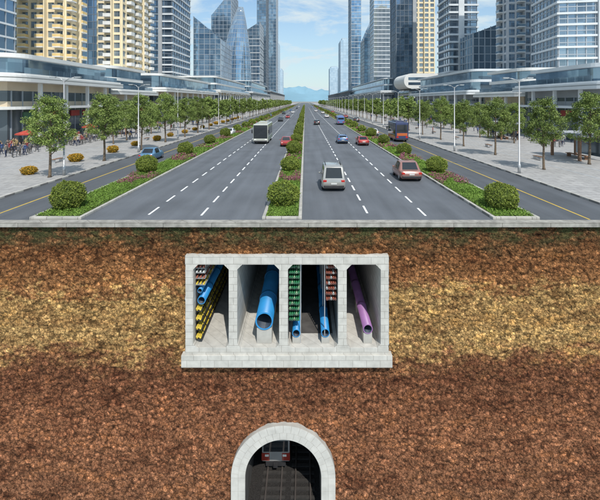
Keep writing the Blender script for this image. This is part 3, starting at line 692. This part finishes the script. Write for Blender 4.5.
glass("blue glass office tower with pale bands",-66,-47,395,430,78,90,gm='g_teal',mod=4,bands=('band2',.8,7.2,.3))
glass("tall dark slate glass tower",-57,-46,450,480,150,gm='g_teal',mm='mulld',mod=4)
glass("tall slender blue glass skyscraper",-58,-44,580,620,210,gm='g_teal',mod=5,fl=5)
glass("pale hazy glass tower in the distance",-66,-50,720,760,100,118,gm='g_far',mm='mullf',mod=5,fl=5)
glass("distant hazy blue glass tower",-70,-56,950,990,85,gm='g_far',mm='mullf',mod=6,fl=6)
# right side
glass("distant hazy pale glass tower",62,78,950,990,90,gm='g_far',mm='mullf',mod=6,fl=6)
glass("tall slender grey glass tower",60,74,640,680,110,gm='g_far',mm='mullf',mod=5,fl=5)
glass("tall blue glass skyscraper",56,68,460,490,160,gm='g_blue',mod=4,bands=('band2',.6,7.2,.3))
glass("tall slate glass office tower",60,72,385,410,70,98,gm='g_teal',mm='mulld',mod=4)
glass("pale glass tower with white bands",59,76,325,345,125,gm='g_lite',mod=3.2,bands=('band',.7,3.6,.3))
glass("dark glass tower with slate mullions",57.5,70.5,240,256,100,gm='g_dark',mm='mulld',mod=2.4,core=[(0,.8,.97,'greyb')])
punched("cream tower beside the dark glass tower",71.5,86,252,270,100,M['cream'],bay=3.4,pier=1.2,span=1.1,indiv=60)
glass("blue-grey tower with pale floor bands and service core",72.5,86,190,206,100,gm='g_grey',mm='mulld',mod=3,bands=('band',.9,3.7,.7),core=[(0,.30,.5,'band')])
glass("low slate glass office tower with fine mullions",76,92,172,186,38,44,gm='g_teal',mod=2.6,vb=.35)
punched("blue-grey residential tower with white balconies",80,95,150,158,92,M['band2'],bay=3.0,fl=3.3,pier=.5,span=.8,depth=.5,balc=(3,1),balm=M['g_teal'],winm=M['g_grey'],bd=1.6)
glass("blue-grey glass tower with thin pale bands and angled sides",78,106,113,130,75,gm='g_grey',mm='mull',mod=2.6,vb=.3,bands=('band',.6,3.4,.6),rot=R(-9),core=[(0,.38,.5,'band')])
SIGN=[simple("sign_"+str(i),c,.6,var=.1) for i,c in enumerate([(0.35,0.05,0.04),(0.05,0.13,0.28),(0.45,0.32,0.08),(0.08,0.2,0.12),(0.5,0.48,0.45)])]
def podium(label,x0,x1,d0,d1,H,edge,canopyz=6.2,wm='cwhite',over=3.0,curve=0,upper=0):
    t=Tower(label,x0,x1,d0,d1,H,"shopping centre","shopping_centre")
    mb=MB(); mb.box(t.x0,t.x1,t.y0,t.y1,0,H-1.0); obj("shop_front",mb.mesh("shop_front",[M['shop']]),t.r)
    ex=t.x1 if edge>0 else t.x0
    def sidebox(mb,a,b,y0,y1,z0,z1,mi=0): mb.box(min(ex+edge*a,ex+edge*b),max(ex+edge*a,ex+edge*b),y0,y1,z0,z1,mi)
    mb=MB()
    def outline(ov,yc,rr=None):
        xa=ex-edge*(t.x1-t.x0); xb=ex+edge*ov; ya=t.y0-yc; yb=t.y1
        rr=rr or (curve if curve else .8); pts=[(xa,ya)]
        for s in range(9):
            a=math.pi/2*s/8; pts.append((xb-edge*rr+edge*rr*math.sin(a),ya+rr-rr*math.cos(a)))
        pts+= [(xb,yb),(xa,yb)]
        if edge<0: pts.reverse()
        return pts
    mb.prism_z(outline(over,over),H-1.0,H-.45); mb.prism_z(outline(over-.25,over-.25),H-.45,H-.3); mb.prism_z(outline(over,over),H-.3,H); mb.prism_z(outline(over-.6,over-.6),H,H+.35)
    obj("roof",mb.mesh("roof",[M[wm]]),t.r)
    mb=MB(); mb.prism_z(outline(over*.8,over*.8),canopyz,canopyz+.45)
    obj("canopy",mb.mesh("canopy",[M[wm]]),t.r)
    mb=MB()
    mb.box(t.x0-.1,t.x1+.1,t.y0-.15,t.y1-1,canopyz+.45,canopyz+1.3); mb.box(t.x0-.12,t.x1+.12,t.y0-.17,t.y1-1.2,H-2.4,H-1.0)
    obj("spandrel",mb.mesh("spandrel",[M['tan' if wm=='cwhite' else 'greyb']]),t.r)
    y=t.y0+.5+curve; k=0
    while y<t.y1-1 and k<60:
        mb=MB(); sidebox(mb,over*.55,over*.55+.5,y,y+.5,0,H-1.0); obj("column",mb.mesh("column",[M[wm]]),t.r); y+=7; k+=1
    y=t.y0+3; k=0
    while y<t.y1-6 and k<26:
        mb=MB(); wd=random.uniform(2.5,5); sidebox(mb,.12,.35,y,y+wd,4.6,5.7); obj("shop_sign",mb.mesh("shop_sign",[random.choice(SIGN)]),t.r); y+=wd+random.uniform(1,4); k+=1
    mb=MB(); y=t.y0+.6
    while y<t.y1-1:
        sidebox(mb,.0,.16,y,y+.18,0,H-2.4); y+=2.4
    x=t.x0+1
    while x<t.x1-1: mb.box(x,x+.18,t.y0-.14,t.y0,0,H-2.4); x+=2.4
    obj("mullion_grid",mb.mesh("mullion_grid",[M['mull']]),t.r)
    mb=MB(); y=t.y0+1
    while y<min(t.y1-2,t.y0+120): sidebox(mb,over-1.05,over-1.0,y,y+1.9,H+.35,H+1.35); y+=2
    obj("balustrade",mb.mesh("balustrade",[M['g_teal']]),t.r)
    if upper:
        mb=MB(); mb.prism_z(outline(-2.5,-5,rr=3),H+.35,H+upper); obj("upper_storey",mb.mesh("upper_storey",[M['g_teal']]),t.r)
        mb=MB(); mb.prism_z(outline(-1.2,-3.6,rr=3.5),H+upper,H+upper+.7)
        if upper>5: mb.prism_z(outline(-1.8,-4.2,rr=3.5),H+upper*.48,H+upper*.48+.8)
        obj("upper_roof",mb.mesh("upper_roof",[M[wm]]),t.r)
    return t
podium("long white shopping centre with deep curved canopy",-110,-47,60,92,11.6,1,curve=4,upper=3.4)
podium("white shopping centre wing with stepped terraces",-110,-48.5,95,118,10.2,1,curve=3,upper=6)
podium("low white commercial block behind street trees",-90,-46,121,190,11.5,1,upper=4.5)
podium("low white commercial block behind street trees",-90,-45,196,300,13,1,over=2,upper=7)
podium("low grey commercial block far along the avenue",-80,-44,310,460,15,1,wm='band',over=2,upper=9)
podium("low grey commercial block far along the avenue",-80,-44,470,800,20,1,wm='greyb',over=2)
podium("grey shopping centre with flat projecting canopy",51,120,64,88,10.6,-1,wm='band',curve=3,upper=3.2)
podium("pale shopping centre wing with stepped canopies",52.5,120,91,112,9.6,-1,wm='cwhite',curve=4,upper=5.6)
podium("grey commercial block behind street trees",51,100,116,176,10.5,-1,wm='band',upper=6.5)
podium("low grey commercial block far along the avenue",50,90,245,420,14,-1,wm='band',over=2,upper=8)
podium("low grey commercial block far along the avenue",50,90,430,800,19,-1,wm='greyb',over=2)
def hall():
    x0,x1,d=49.5,76,190
    r=root("exhibition_hall","long white rounded hall raised above a glazed base","exhibition hall",((x0+x1)/2,Y(d),0),0,"buildings along the avenue"); h=(x1-x0)/2
    def cap(z0,z1,rad,dx=0,mat='cwhite',name="shell",dy=22,inset=0):
        pts=[]; a=-h+inset; b=h-inset
        zc=(z0+z1)/2; hz=(z1-z0)/2
        for s in range(13):
            t=math.pi/2+math.pi*s/12; pts.append((a+hz+hz*math.cos(t)*1.0,zc+hz*math.sin(t)))
        pts=[(p[0],p[1]) for p in pts]+[(b,z0),(b,z1)]
        mb=MB(); mb.prism_y(pts,inset*.4,dy); obj(name,mb.mesh(name,[M[mat]],False),r)
    cap(13.8,21.3,4,name="upper_shell"); cap(9.5,13.75,3,mat='shop',name="glazed_storey",inset=2.5)
    mb=MB(); mb.box(-h+5,h,.5,21,0,9.4); obj("base",mb.mesh("base",[M['shop']]),r)
    mb=MB()
    for z in (15.6,18.1): mb.box(-h+2.2,h-1,-.12,0,z,z+1.3)
    obj("window_strip",mb.mesh("window_strip",[M['g_dark']]),r)
    mb=MB(); mb.box(-h+2.5,h,-1.5,21,9.0,9.6); obj("terrace",mb.mesh("terrace",[M['band']]),r)
    for k in range(6):
        mb=MB(); mb.box(-h+4+k*4,-h+4.5+k*4,-.9,-.4,0,9.0); obj("column",mb.mesh("column",[M['band']]),r)
hall()
for i in range(10):
    s=-1 if i%2 else 1; x=s*(90+random.random()*120); d=1000+random.random()*600; h=60+random.random()*60
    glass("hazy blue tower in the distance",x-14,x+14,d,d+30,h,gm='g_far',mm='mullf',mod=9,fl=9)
hm=simple("haze_tinted_hill",(0.19,0.34,0.43),1.0,var=0.15,scale=0.002)  # hill colour includes the blue of the distance haze
mb=MB(); nx=160; rows=7
for j in range(rows):
    for i in range(nx+1):
        x=-3500+7000*i/nx; yy=4200+j*260
        h=(math.sin(math.pi*min(1,j/(rows-1)*.9+.02)))*(90+150*(noise.fractal(Vector((x*.0026,j*.25,2.2)),1,2,5)+.5)) if j else -1
        mb.v.append((x,yy,h))
for j in range(rows-1):
    for i in range(nx):
        a=j*(nx+1)+i; mb.f.append((a,a+1,a+nx+2,a+nx+1)); mb.m.append(0)
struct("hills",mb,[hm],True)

# ---------------------------------------------------------------- utility tunnel
def utility():
    r=root("utility_tunnel","white concrete block utility tunnel with four open cells set in soil","tunnel",((BX0+BX1)/2,0,BZ0)); ox,oz=-(BX0+BX1)/2,-BZ0
    yf=-0.26; yb=22
    fl=-7.69; ce=-2.56
    def w(name,x0,x1,z0,z1,y0=yf,y1=yb,mat='block',bw=.015):
        mb=MB(); mb.box(x0+ox,x1+ox,y0,y1,z0+oz,z1+oz); o=obj(name,mb.mesh(name,[M[mat]]),r); bevel(o,bw); return o
    w("base_slab",-7.62,5.38,-8.85,-8.1,yf-.12); w("floor_slab",-7.42,5.18,-8.1,fl,yf+.01)
    w("roof_slab",-7.42,5.18,ce,-2.0,yf)
    W=[(-7.40,-6.92),(-4.72,-4.19),(-1.60,-1.06),(2.04,2.58),(4.68,5.16)]
    for k,(a,b) in enumerate(W): w("wall" ,a,b,fl,ce,yf+.004)
    for i in range(4):
        x0=W[i][1]; x1=W[i+1][0]; h=.30
        mb=MB()
        for (p) in ([(x0,ce),(x0,ce-h),(x0+h,ce)],[(x1,ce),(x1-h,ce),(x1,ce-h)]):
            mb.prism_y([(a+ox,b+oz) for a,b in p],yf+.008,yb)
        h=.22
        for (p) in ([(x0,fl),(x0+h,fl),(x0,fl+h)],[(x1,fl),(x1,fl+h),(x1-h,fl)]):
            mb.prism_y([(a+ox,b+oz) for a,b in p],yf+.008,yb)
        obj("haunch",mb.mesh("haunch",[M['block']]),r)
        if i in (0,2):  # thin dark sheets stand in for the shade inside these cells
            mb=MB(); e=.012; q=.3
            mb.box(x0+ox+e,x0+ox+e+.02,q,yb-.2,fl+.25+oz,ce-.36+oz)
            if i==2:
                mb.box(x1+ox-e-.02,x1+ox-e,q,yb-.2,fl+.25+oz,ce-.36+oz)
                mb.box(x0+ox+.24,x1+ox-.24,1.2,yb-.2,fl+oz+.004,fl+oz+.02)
            obj("shade_lining",mb.mesh("shade_lining",[M['concd']]),r)
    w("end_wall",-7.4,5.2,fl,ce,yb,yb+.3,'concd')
utility()
def pm(name,c,rough=.4): return simple(name,c,rough,var=.12,scale=1.2)
PB=pm("blue_pipe",(0.02,0.22,0.50)); PP=pm("purple_pipe",(0.30,0.14,0.34)); PG=pm("green_pipe",(0.05,0.27,0.12)); PG2=pm("pale_green_pipe",(0.30,0.50,0.30)); PY=pm("yellow_cable",(0.70,0.52,0.07)); PR=pm("terracotta_duct",(0.38,0.12,0.08)); PW=pm("white_duct",(0.6,0.6,0.58))
PIN=simple("pipe_bore",(0.02,0.035,0.06),.6)
def pipe(label,cat,x,z,rad,mat,y0=.1,y1=21.5,col=True,name="pipe",step=3.2,th=.16,group=None):
    r=root(name,label,cat,(x,y0,z),group=group); seg=28; mb=MB()
    ri=rad*(1-th); Ln=y1-y0
    def ring(y,rr): 
        i=len(mb.v); mb.v+=[(rr*math.cos(2*math.pi*k/seg),y,rr*math.sin(2*math.pi*k/seg)) for k in range(seg)]; return i
    a=ring(0,rad);b=ring(Ln,rad);c=ring(0,ri);d_=ring(Ln,ri)
    for k in range(seg):
        k2=(k+1)%seg
        mb.f.append((a+k,b+k,b+k2,a+k2)); mb.m.append(0); mb.f.append((c+k,c+k2,d_+k2,d_+k)); mb.m.append(1); mb.f.append((a+k,a+k2,c+k2,c+k)); mb.m.append(0)
    me=mb.mesh("pipe_wall",[mat,PIN],True); obj("pipe_wall",me,r)
    me.polygons.foreach_set("use_smooth",[abs(p.normal.y)<.5 for p in me.polygons])
    if col:
        y=step*.8
        while y<12:
            mb.v=[];mb.f=[];mb.m=[]
            p0=ring(y,rad+.001);p1=ring(y,rad*1.08);p2=ring(y+.22,rad*1.08);p3=ring(y+.22,rad+.001)
            for (u,v) in ((p0,p1),(p1,p2),(p2,p3)):
                for k in range(seg):
                    k2=(k+1)%seg; mb.f.append((u+k,u+k2,v+k2,v+k)); mb.m.append(0)
            obj("collar",mb.mesh("collar",[mat]),r); y+=step
    return r
def plinth(label,x,w_,z1,ys):
    for y in ys:
        mb=MB(); mb.box(-w_/2,w_/2,0,.7,0,z1+7.69); r=obj("pipe_support",mb.mesh("pipe_support",[M['conc']]),None,(x,y,-7.69),label=label,category="pipe support",group="concrete supports under the pipes"); bevel(r,.02)
pipe("large blue water pipe resting on concrete supports","pipe",-2.56,-6.25,.56,PB); plinth("concrete block supporting a large blue pipe",-2.56,.95,-6.72,[.15,3.6,7,10.4])
pipe("slim blue water pipe on low support","pipe",-.55,-7.02,.25,PB); plinth("small concrete block supporting a slim pipe",-.55,.5,-7.24,[.15,3.6,7,10.4])
pipe("slim blue water pipe beneath duct shelves","pipe",1.28,-7.0,.27,PB); plinth("small concrete block supporting a slim pipe",1.28,.5,-7.24,[.15,3.6,7,10.4])
pipe("purple pipe on low concrete support","pipe",3.95,-6.75,.30,PP); plinth("concrete block supporting a purple pipe",3.95,.55,-7.02,[.15,3.6,7,10.4])
pipe("blue pipe running beside yellow cable racks","pipe",-6.5,-4.95,.25,PB,step=2.2)
pipe("slim blue pipe above yellow cable racks","pipe",-6.6,-4.35,.15,PB,step=2.2)
def wallrack(label,z,h,mat,n,rad,prot=.2,x=-6.88,rail=None,capm=None):
    """ladder rack standing along the wall, with cables clipped to it"""
    r=root("cable_rack",label,"cable rack",(x,.1,z),group="cable racks in the utility tunnel"); rail=rail or M['steel']
    mb=MB(); mb.box(0,prot,0,20,-h/2,-h/2+.03)
    y=.1; k=0
    while y<15: 
        mb.box(prot-.02,prot+.015,y,y+.05,-h/2+.03,h/2); y+=.9; k+=1
    obj("lattice",mb.mesh("lattice",[rail]),r)
    for k in range(n):
        zc=-h/2+.04+rad+(h-.08-2*rad)*(k/max(1,n-1)); xc=.04+rad+(prot-2*rad-.08)*((k*2%3)/2)
        mb=MB(); mb.tube([(xc,.02-.05*(k%2),zc),(xc,20,zc)],[rad,rad],10)
        y=.35+.17*k
        while y<14: mb.tube([(xc,y,zc),(xc,y+.1,zc)],[rad*1.15,rad*1.15],8,1); y+=.7
        obj("cable",mb.mesh("cable",[mat,M['dark']]),r)
for z in (-7.25,-6.68,-6.1,-5.5):
    wallrack("bundle of yellow cables with black clips along the wall",z,.30,PY,4,.062,.42,rail=M['dark'])
for z,m_ in ((-3.9,PY),(-3.5,PR),(-3.15,PW),(-2.85,PR)):
    wallrack("coloured cables on a steel rack high on the wall",z,.2,m_,4,.055,.62)
def ducts(label,x0,x1,z,mat,alt,n=5,rad=.058,yo=0):
    """row of slim round ducts lying on a shelf bracket"""
    r=root("cable_duct",label,"cable duct",((x0+x1)/2,.1,z),group="rows of ducts stacked in the utility tunnel"); w_=x1-x0
    mb=MB(); mb.box(-w_/2,w_/2,.02,20,-.03,-.005); obj("shelf",mb.mesh("shelf",[M['dark']]),r)
    for k in range(n):
        cx=-w_/2+rad+(w_-2*rad)*k/(n-1); m_=alt if (k+yo)%4==0 else mat
        mb=MB(); y0=random.uniform(-.06,.05); mb.tube([(cx,y0,rad),(cx,20,rad)],[rad,rad],10)
        mb.tube([(cx,y0-.004,rad),(cx,y0+.02,rad)],[rad*.62,rad*.62],10,1)
        obj("duct",mb.mesh("duct",[m_,M['dark']]),r)
for i in range(11): ducts("row of green cable ducts on a dark shelf",-1.0,-.34,-2.92-.33*i,PG,PG2,yo=i)
for i in range(7): ducts("row of terracotta cable ducts on a dark shelf",1.32,1.98,-2.95-.33*i,PR,PW,yo=i)
for x in (-.28,1.24):
    mb=MB()
    mb.box(-.025,.025,.2,.25,0,5.1)
    r0=obj("rack_post",mb.mesh("rack_post",[M['steel']]),None,(x,0,-7.69),label="thin steel rack post inside the utility tunnel",category="rack post",group="steel rack posts")
    for k in (1,2,3): dup(r0,(x,k*2.5,-7.69))

# ---------------------------------------------------------------- subway tunnel
def subway():
    r=root("railway_tunnel","arched white block railway tunnel set in red soil","tunnel",(TCX,0,-20)); oz=20
    zc=TCZ+oz
    mb=MB(); nb=19
    for k in range(nb):
        for (ra,rb,sh) in ((TRI+.02,TRI+.43,0),(TRI+.44,TRO+.02,math.pi/nb*.5)):
            a0=math.pi*k/nb+.003+sh; a1=min(math.pi,math.pi*(k+1)/nb+sh)-.003; sub=6
            if k==nb-1 and sh: a1=math.pi-.003
            segs=[(a0,a1)]
            if k==0 and sh: segs.append((.003,sh-.003))
            for (u0,u1) in segs:
                p=[]
                for s in range(sub+1): a=u0+(u1-u0)*s/sub; p.append((rb*math.cos(a),zc+rb*math.sin(a)))
                for s in range(sub,-1,-1): a=u0+(u1-u0)*s/sub; p.append((ra*math.cos(a),zc+ra*math.sin(a)))
                mb.prism_y(p,-.26,-.1)
    for s in (-1,1):
        for k in range(5):
            z1=zc-k*.82-.01; z0=z1-.805
            for (ra,rb) in ((TRI+.02,TRI+.43),(TRI+.44,TRO+.02)):
                x0,x1=sorted((s*ra,s*rb)); mb.box(x0,x1,-.26,-.1,z0,z1)
    obj("arch_ring",mb.mesh("arch_ring",[simple("ring_block",(0.50,0.485,0.45),.8,var=.12,scale=2)]),r)
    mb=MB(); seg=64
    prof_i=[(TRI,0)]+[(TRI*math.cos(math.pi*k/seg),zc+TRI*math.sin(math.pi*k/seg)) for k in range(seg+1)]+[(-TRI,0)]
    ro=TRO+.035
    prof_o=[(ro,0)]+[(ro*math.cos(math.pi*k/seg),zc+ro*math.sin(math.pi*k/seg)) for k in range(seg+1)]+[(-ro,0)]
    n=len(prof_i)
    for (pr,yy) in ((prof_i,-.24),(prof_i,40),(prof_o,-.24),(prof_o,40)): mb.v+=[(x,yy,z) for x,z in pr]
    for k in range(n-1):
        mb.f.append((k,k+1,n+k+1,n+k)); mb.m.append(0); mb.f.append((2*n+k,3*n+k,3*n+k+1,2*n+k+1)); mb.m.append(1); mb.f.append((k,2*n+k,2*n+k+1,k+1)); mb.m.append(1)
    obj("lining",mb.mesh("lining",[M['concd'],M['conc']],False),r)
    FZ=-18.35+oz
    mb=MB(); mb.box(-TRI,TRI,-.2,40,0,FZ); obj("track_bed",mb.mesh("track_bed",[simple("ballast",(0.02,0.018,0.017),.95,var=.5,scale=12,bump=1,bscale=14)]),r)
    return FZ-oz
FZ=subway()
sl=simple("sleeper",(0.035,0.032,0.03),.8,var=.3); rl=simple("rail_steel",(0.16,0.14,0.13),.4,.6,var=.1)
for cx in (TCX-.75,TCX+1.2):
    r=root("railway_track","railway track with sleepers inside the arched tunnel","railway track",(cx,0,FZ),group="railway tracks in the tunnel")
    for s in (-1,1):
        mb=MB(); mb.box(s*.5-.04,s*.5+.04,-.2,39,.17,.22); mb.box(s*.5-.015,s*.5+.015,-.2,39,.1,.17); mb.box(s*.5-.06,s*.5+.06,-.2,39,.08,.1); obj("rail",mb.mesh("rail",[rl]),r)
    mb=MB(); mb.box(-.8,.8,0,.2,0,.08); sm=mb.mesh("sleeper",[sl])
    for k in range(22): obj("sleeper",sm,r,(0,-.15+k*.55,0))
def train():
    r=root("train","white and red train on the track inside the tunnel","train",(TCX-.7,2.9,FZ+.22)); Wd=.98
    wm=paintmat("train_white",(0.34,0.33,0.32),0); rm=paintmat("train_red",(0.32,0.03,0.02),0)
    p=[(-Wd,.4),(Wd,.4),(Wd,1.9),(Wd*.85,2.3),(Wd*.5,2.5),(-Wd*.5,2.5),(-Wd*.85,2.3),(-Wd,1.9)]
    mb=MB(); mb.prism_y(p,0,18); o=obj("body",mb.mesh("body",[wm]),r); bevel(o,.07)
    mb=MB(); mb.box(-Wd+.12,Wd-.12,-.03,.02,1.12,1.85); obj("windshield",mb.mesh("windshield",[M['cglass']]),r)
    mb=MB(); mb.box(-Wd-.01,-Wd*.45,-.02,17,.5,1.02); mb.box(Wd*.45,Wd+.01,-.02,17,.5,1.02); obj("stripe",mb.mesh("stripe",[rm]),r)
    for s in (-1,1):
        mb=MB(); mb.box(s*.62-.13,s*.62+.13,-.05,.01,.8,.94); obj("headlight",mb.mesh("headlight",[M['lampglass']]),r)
        mb=MB(); mb.tube([(s*.5-.06,.9,.33),(s*.5+.06,.9,.33)],[.33,.33],16); obj("wheel",mb.mesh("wheel",[rl]),r)
    mb=MB(); mb.box(-.7,.7,-.02,.3,.12,.4); mb.box(-.15,.15,-.3,0,.25,.4); obj("coupler",mb.mesh("coupler",[M['dark']]),r)
train()

# ---------------------------------------------------------------- people
def person_mesh(pose,mats,seed):
    sw={'stand':0.03,'walk':0.26}[pose]; 
    V=[];E=[];Rr=[]
    def a(p,r,par=None):
        V.append(p); Rr.append(r); 
        if par is not None: E.append((par,len(V)-1))
        return len(V)-1
    pel=a((0,0,.96),(.16,.115)); ch=a((0,.0,1.15),(.145,.10),pel); up=a((0,.01,1.36),(.175,.11),ch); nk=a((0,.01,1.48),(.055,.055),up); hd=a((0,.03,1.60),(.082,.095),nk); tp=a((0,.025,1.70),(.07,.08),hd)
    for s in (-1,1):
        f=s*sw
        h=a((s*.095,f*.15,.86),(.095,.10),pel); k=a((s*.10,f*.6+.02,.49),(.06,.065),h); an=a((s*.10,f*1.05-.03,.10),(.042,.045),k); a((s*.11,f*1.05+.13,.04),(.045,.03),an)
        sh=a((s*.20,0,1.40),(.06,.06),up); el=a((s*.26,-f*.35-.02,1.13),(.045,.045),sh); wr=a((s*.25,-f*.75+.07,.89),(.03,.032),el); a((s*.245,-f*.8+.10,.79),(.028,.04),wr)
    me=bpy.data.meshes.new("p"); me.from_pydata(V,E,[]); o=bpy.data.objects.new("tmp",me); COL.objects.link(o)
    sk=o.modifiers.new("s",'SKIN'); sk.use_smooth_shade=True
    for i,rr in enumerate(Rr): me.skin_vertices[0].data[i].radius=rr; me.skin_vertices[0].data[i].use_root=(i==0)
    o.modifiers.new("ss",'SUBSURF').levels=1
    dg=bpy.context.evaluated_depsgraph_get(); m2=bpy.data.meshes.new_from_object(o.evaluated_get(dg)); bpy.data.objects.remove(o)
    m2.materials.clear()
    for p in m2.polygons:
        c=p.center
        if c.z>1.64 or (c.z>1.52 and c.y<0.0): k=3
        elif c.z>1.45: k=0
        elif abs(c.x)>.19 and c.z<.90: k=0
        elif c.z>.93: k=1
        elif c.z>.08: k=2
        else: k=3
        p.material_index=k
    return m2
skin=simple("skin",(0.45,0.28,0.2),.6,var=.05); hair=simple("hair",(0.02,0.015,0.012),.7)
cols=[(0.40,0.40,0.38),(0.26,0.05,0.05),(0.05,0.09,0.22),(0.02,0.02,0.025),(0.3,0.22,0.1),(0.08,0.14,0.1),(0.26,0.23,0.2),(0.12,0.12,0.13)]
cn=["white","red","blue","black","mustard","green","beige","grey"]
tr=[simple("trousers_navy",(0.03,0.04,0.08),.8),simple("trousers_grey",(0.09,0.09,0.09),.8)]
base={p:person_mesh(p,None,1) for p in ('stand','walk')}
PM=[]
for i,c in enumerate(cols):
    sm_=simple("shirt_"+cn[i],c,.85)
    for p in ('stand','walk'):
        m=base[p].copy()
        for mm in (skin,sm_,tr[i%2],hair): m.materials.append(mm)
        PM.append((m,f"person in {cn[i]} top and dark trousers, "+("standing on the pavement" if p=='stand' else "walking along the pavement")))
def put_person(x,d):
    m,l=random.choice(PM); o=obj("person",m,None,(x,Y(d),.135),random.random()*6.28,label=l,category="person",group="pedestrians on the pavements"); s=random.uniform(.95,1.07); o.scale=(s,s,s)
for i in range(150): 
    d=49+33*random.random()**1.1; put_person(-(46.2-8.5*random.random()**1.4),d)
for i in range(60): put_person(-random.uniform(31,45),random.uniform(72,160))
for i in range(40): put_person(random.uniform(38,49.5),random.uniform(60,95))
for i in range(45): put_person(random.uniform(28.5,48),random.uniform(80,180))

# ---------------------------------------------------------------- street furniture
wood=simple("brown_wood",(0.22,0.12,0.07),.7,var=.2,scale=6)
def shelter(x,d):
    r=root("bus_shelter","brown timber shelter with flat roof and bench on pavement","shelter",(x,Y(d),.13),group="shelters on the pavement")
    for (a,b) in ((-1.6,-2.6),(1.6,-2.6),(-1.6,2.6),(1.6,2.6)):
        mb=MB(); mb.box(a-.14,a+.14,b-.14,b+.14,0,3.0); obj("post",mb.mesh("post",[wood]),r)
    mb=MB(); mb.box(-2.2,2.2,-3.3,3.3,3.0,3.22); mb.box(-2.0,2.0,-3.1,3.1,3.22,3.36); o=obj("roof",mb.mesh("roof",[M['greyb']]),r); bevel(o,.04)
    mb=MB(); mb.box(-.3,.3,-1.9,1.9,.42,.5); 
    for y in (-1.6,1.6): mb.box(-.25,.25,y-.06,y+.06,0,.42)
    obj("bench",mb.mesh("bench",[wood]),r)
    mb=MB(); mb.box(1.5,1.53,-2.4,2.4,.4,2.6); obj("back_panel",mb.mesh("back_panel",[M['win']]),r)
    return r
sh=shelter(35.5,49.5); dup(sh,(39,Y(75),.13)); dup(sh,(-41,Y(86),.13),math.pi)
def parasol(x,d,m,l):
    r=root("parasol",l,"parasol",(x,Y(d),.13),group="parasols on the pavement"); mb=MB(); mb.tube([(0,0,0),(0,0,2.7)],[.03,.03],6); obj("pole",mb.mesh("pole",[M['steel']]),r)
    mb=MB(); seg=8; 
    for k in range(seg):
        a0,a1=2*math.pi*k/seg,2*math.pi*(k+1)/seg
        mb.poly([(0,0,2.85),(1.5*math.cos(a0),1.5*math.sin(a0),2.3),(1.5*math.cos(a1),1.5*math.sin(a1),2.3)]); mb.poly([(1.5*math.cos(a0),1.5*math.sin(a0),2.3),(1.5*math.cos(a0),1.5*math.sin(a0),2.12),(1.5*math.cos(a1),1.5*math.sin(a1),2.12),(1.5*math.cos(a1),1.5*math.sin(a1),2.3)])
    obj("canopy",mb.mesh("canopy",[m]),r)
fr=simple("red_fabric",(0.42,0.06,0.04),.8); fw=simple("cream_fabric",(0.5,0.46,0.38),.8)
for (x,d,k) in ((-44,60,0),(-43.5,68,1),(-43,76,0)):
    parasol(x,d,fr if k==0 else fw,"red parasol beside the shops" if k==0 else "cream parasol beside the shops")
def bench(x,d):
    r=root("bench","wooden slatted bench on the pavement","bench",(x,Y(d),.13),group="benches on the pavement")
    mb=MB(); 
    for k in range(4): mb.box(-.25+k*.13,-.15+k*.13,-.9,.9,.42,.46)
    obj("seat",mb.mesh("seat",[wood]),r)
    for y in (-.7,.7):
        mb=MB(); mb.box(-.22,.22,y-.04,y+.04,0,.42); obj("leg",mb.mesh("leg",[M['steel']]),r)
for i in range(8): bench(29.5,48+i*13); bench(-30,46+i*13)
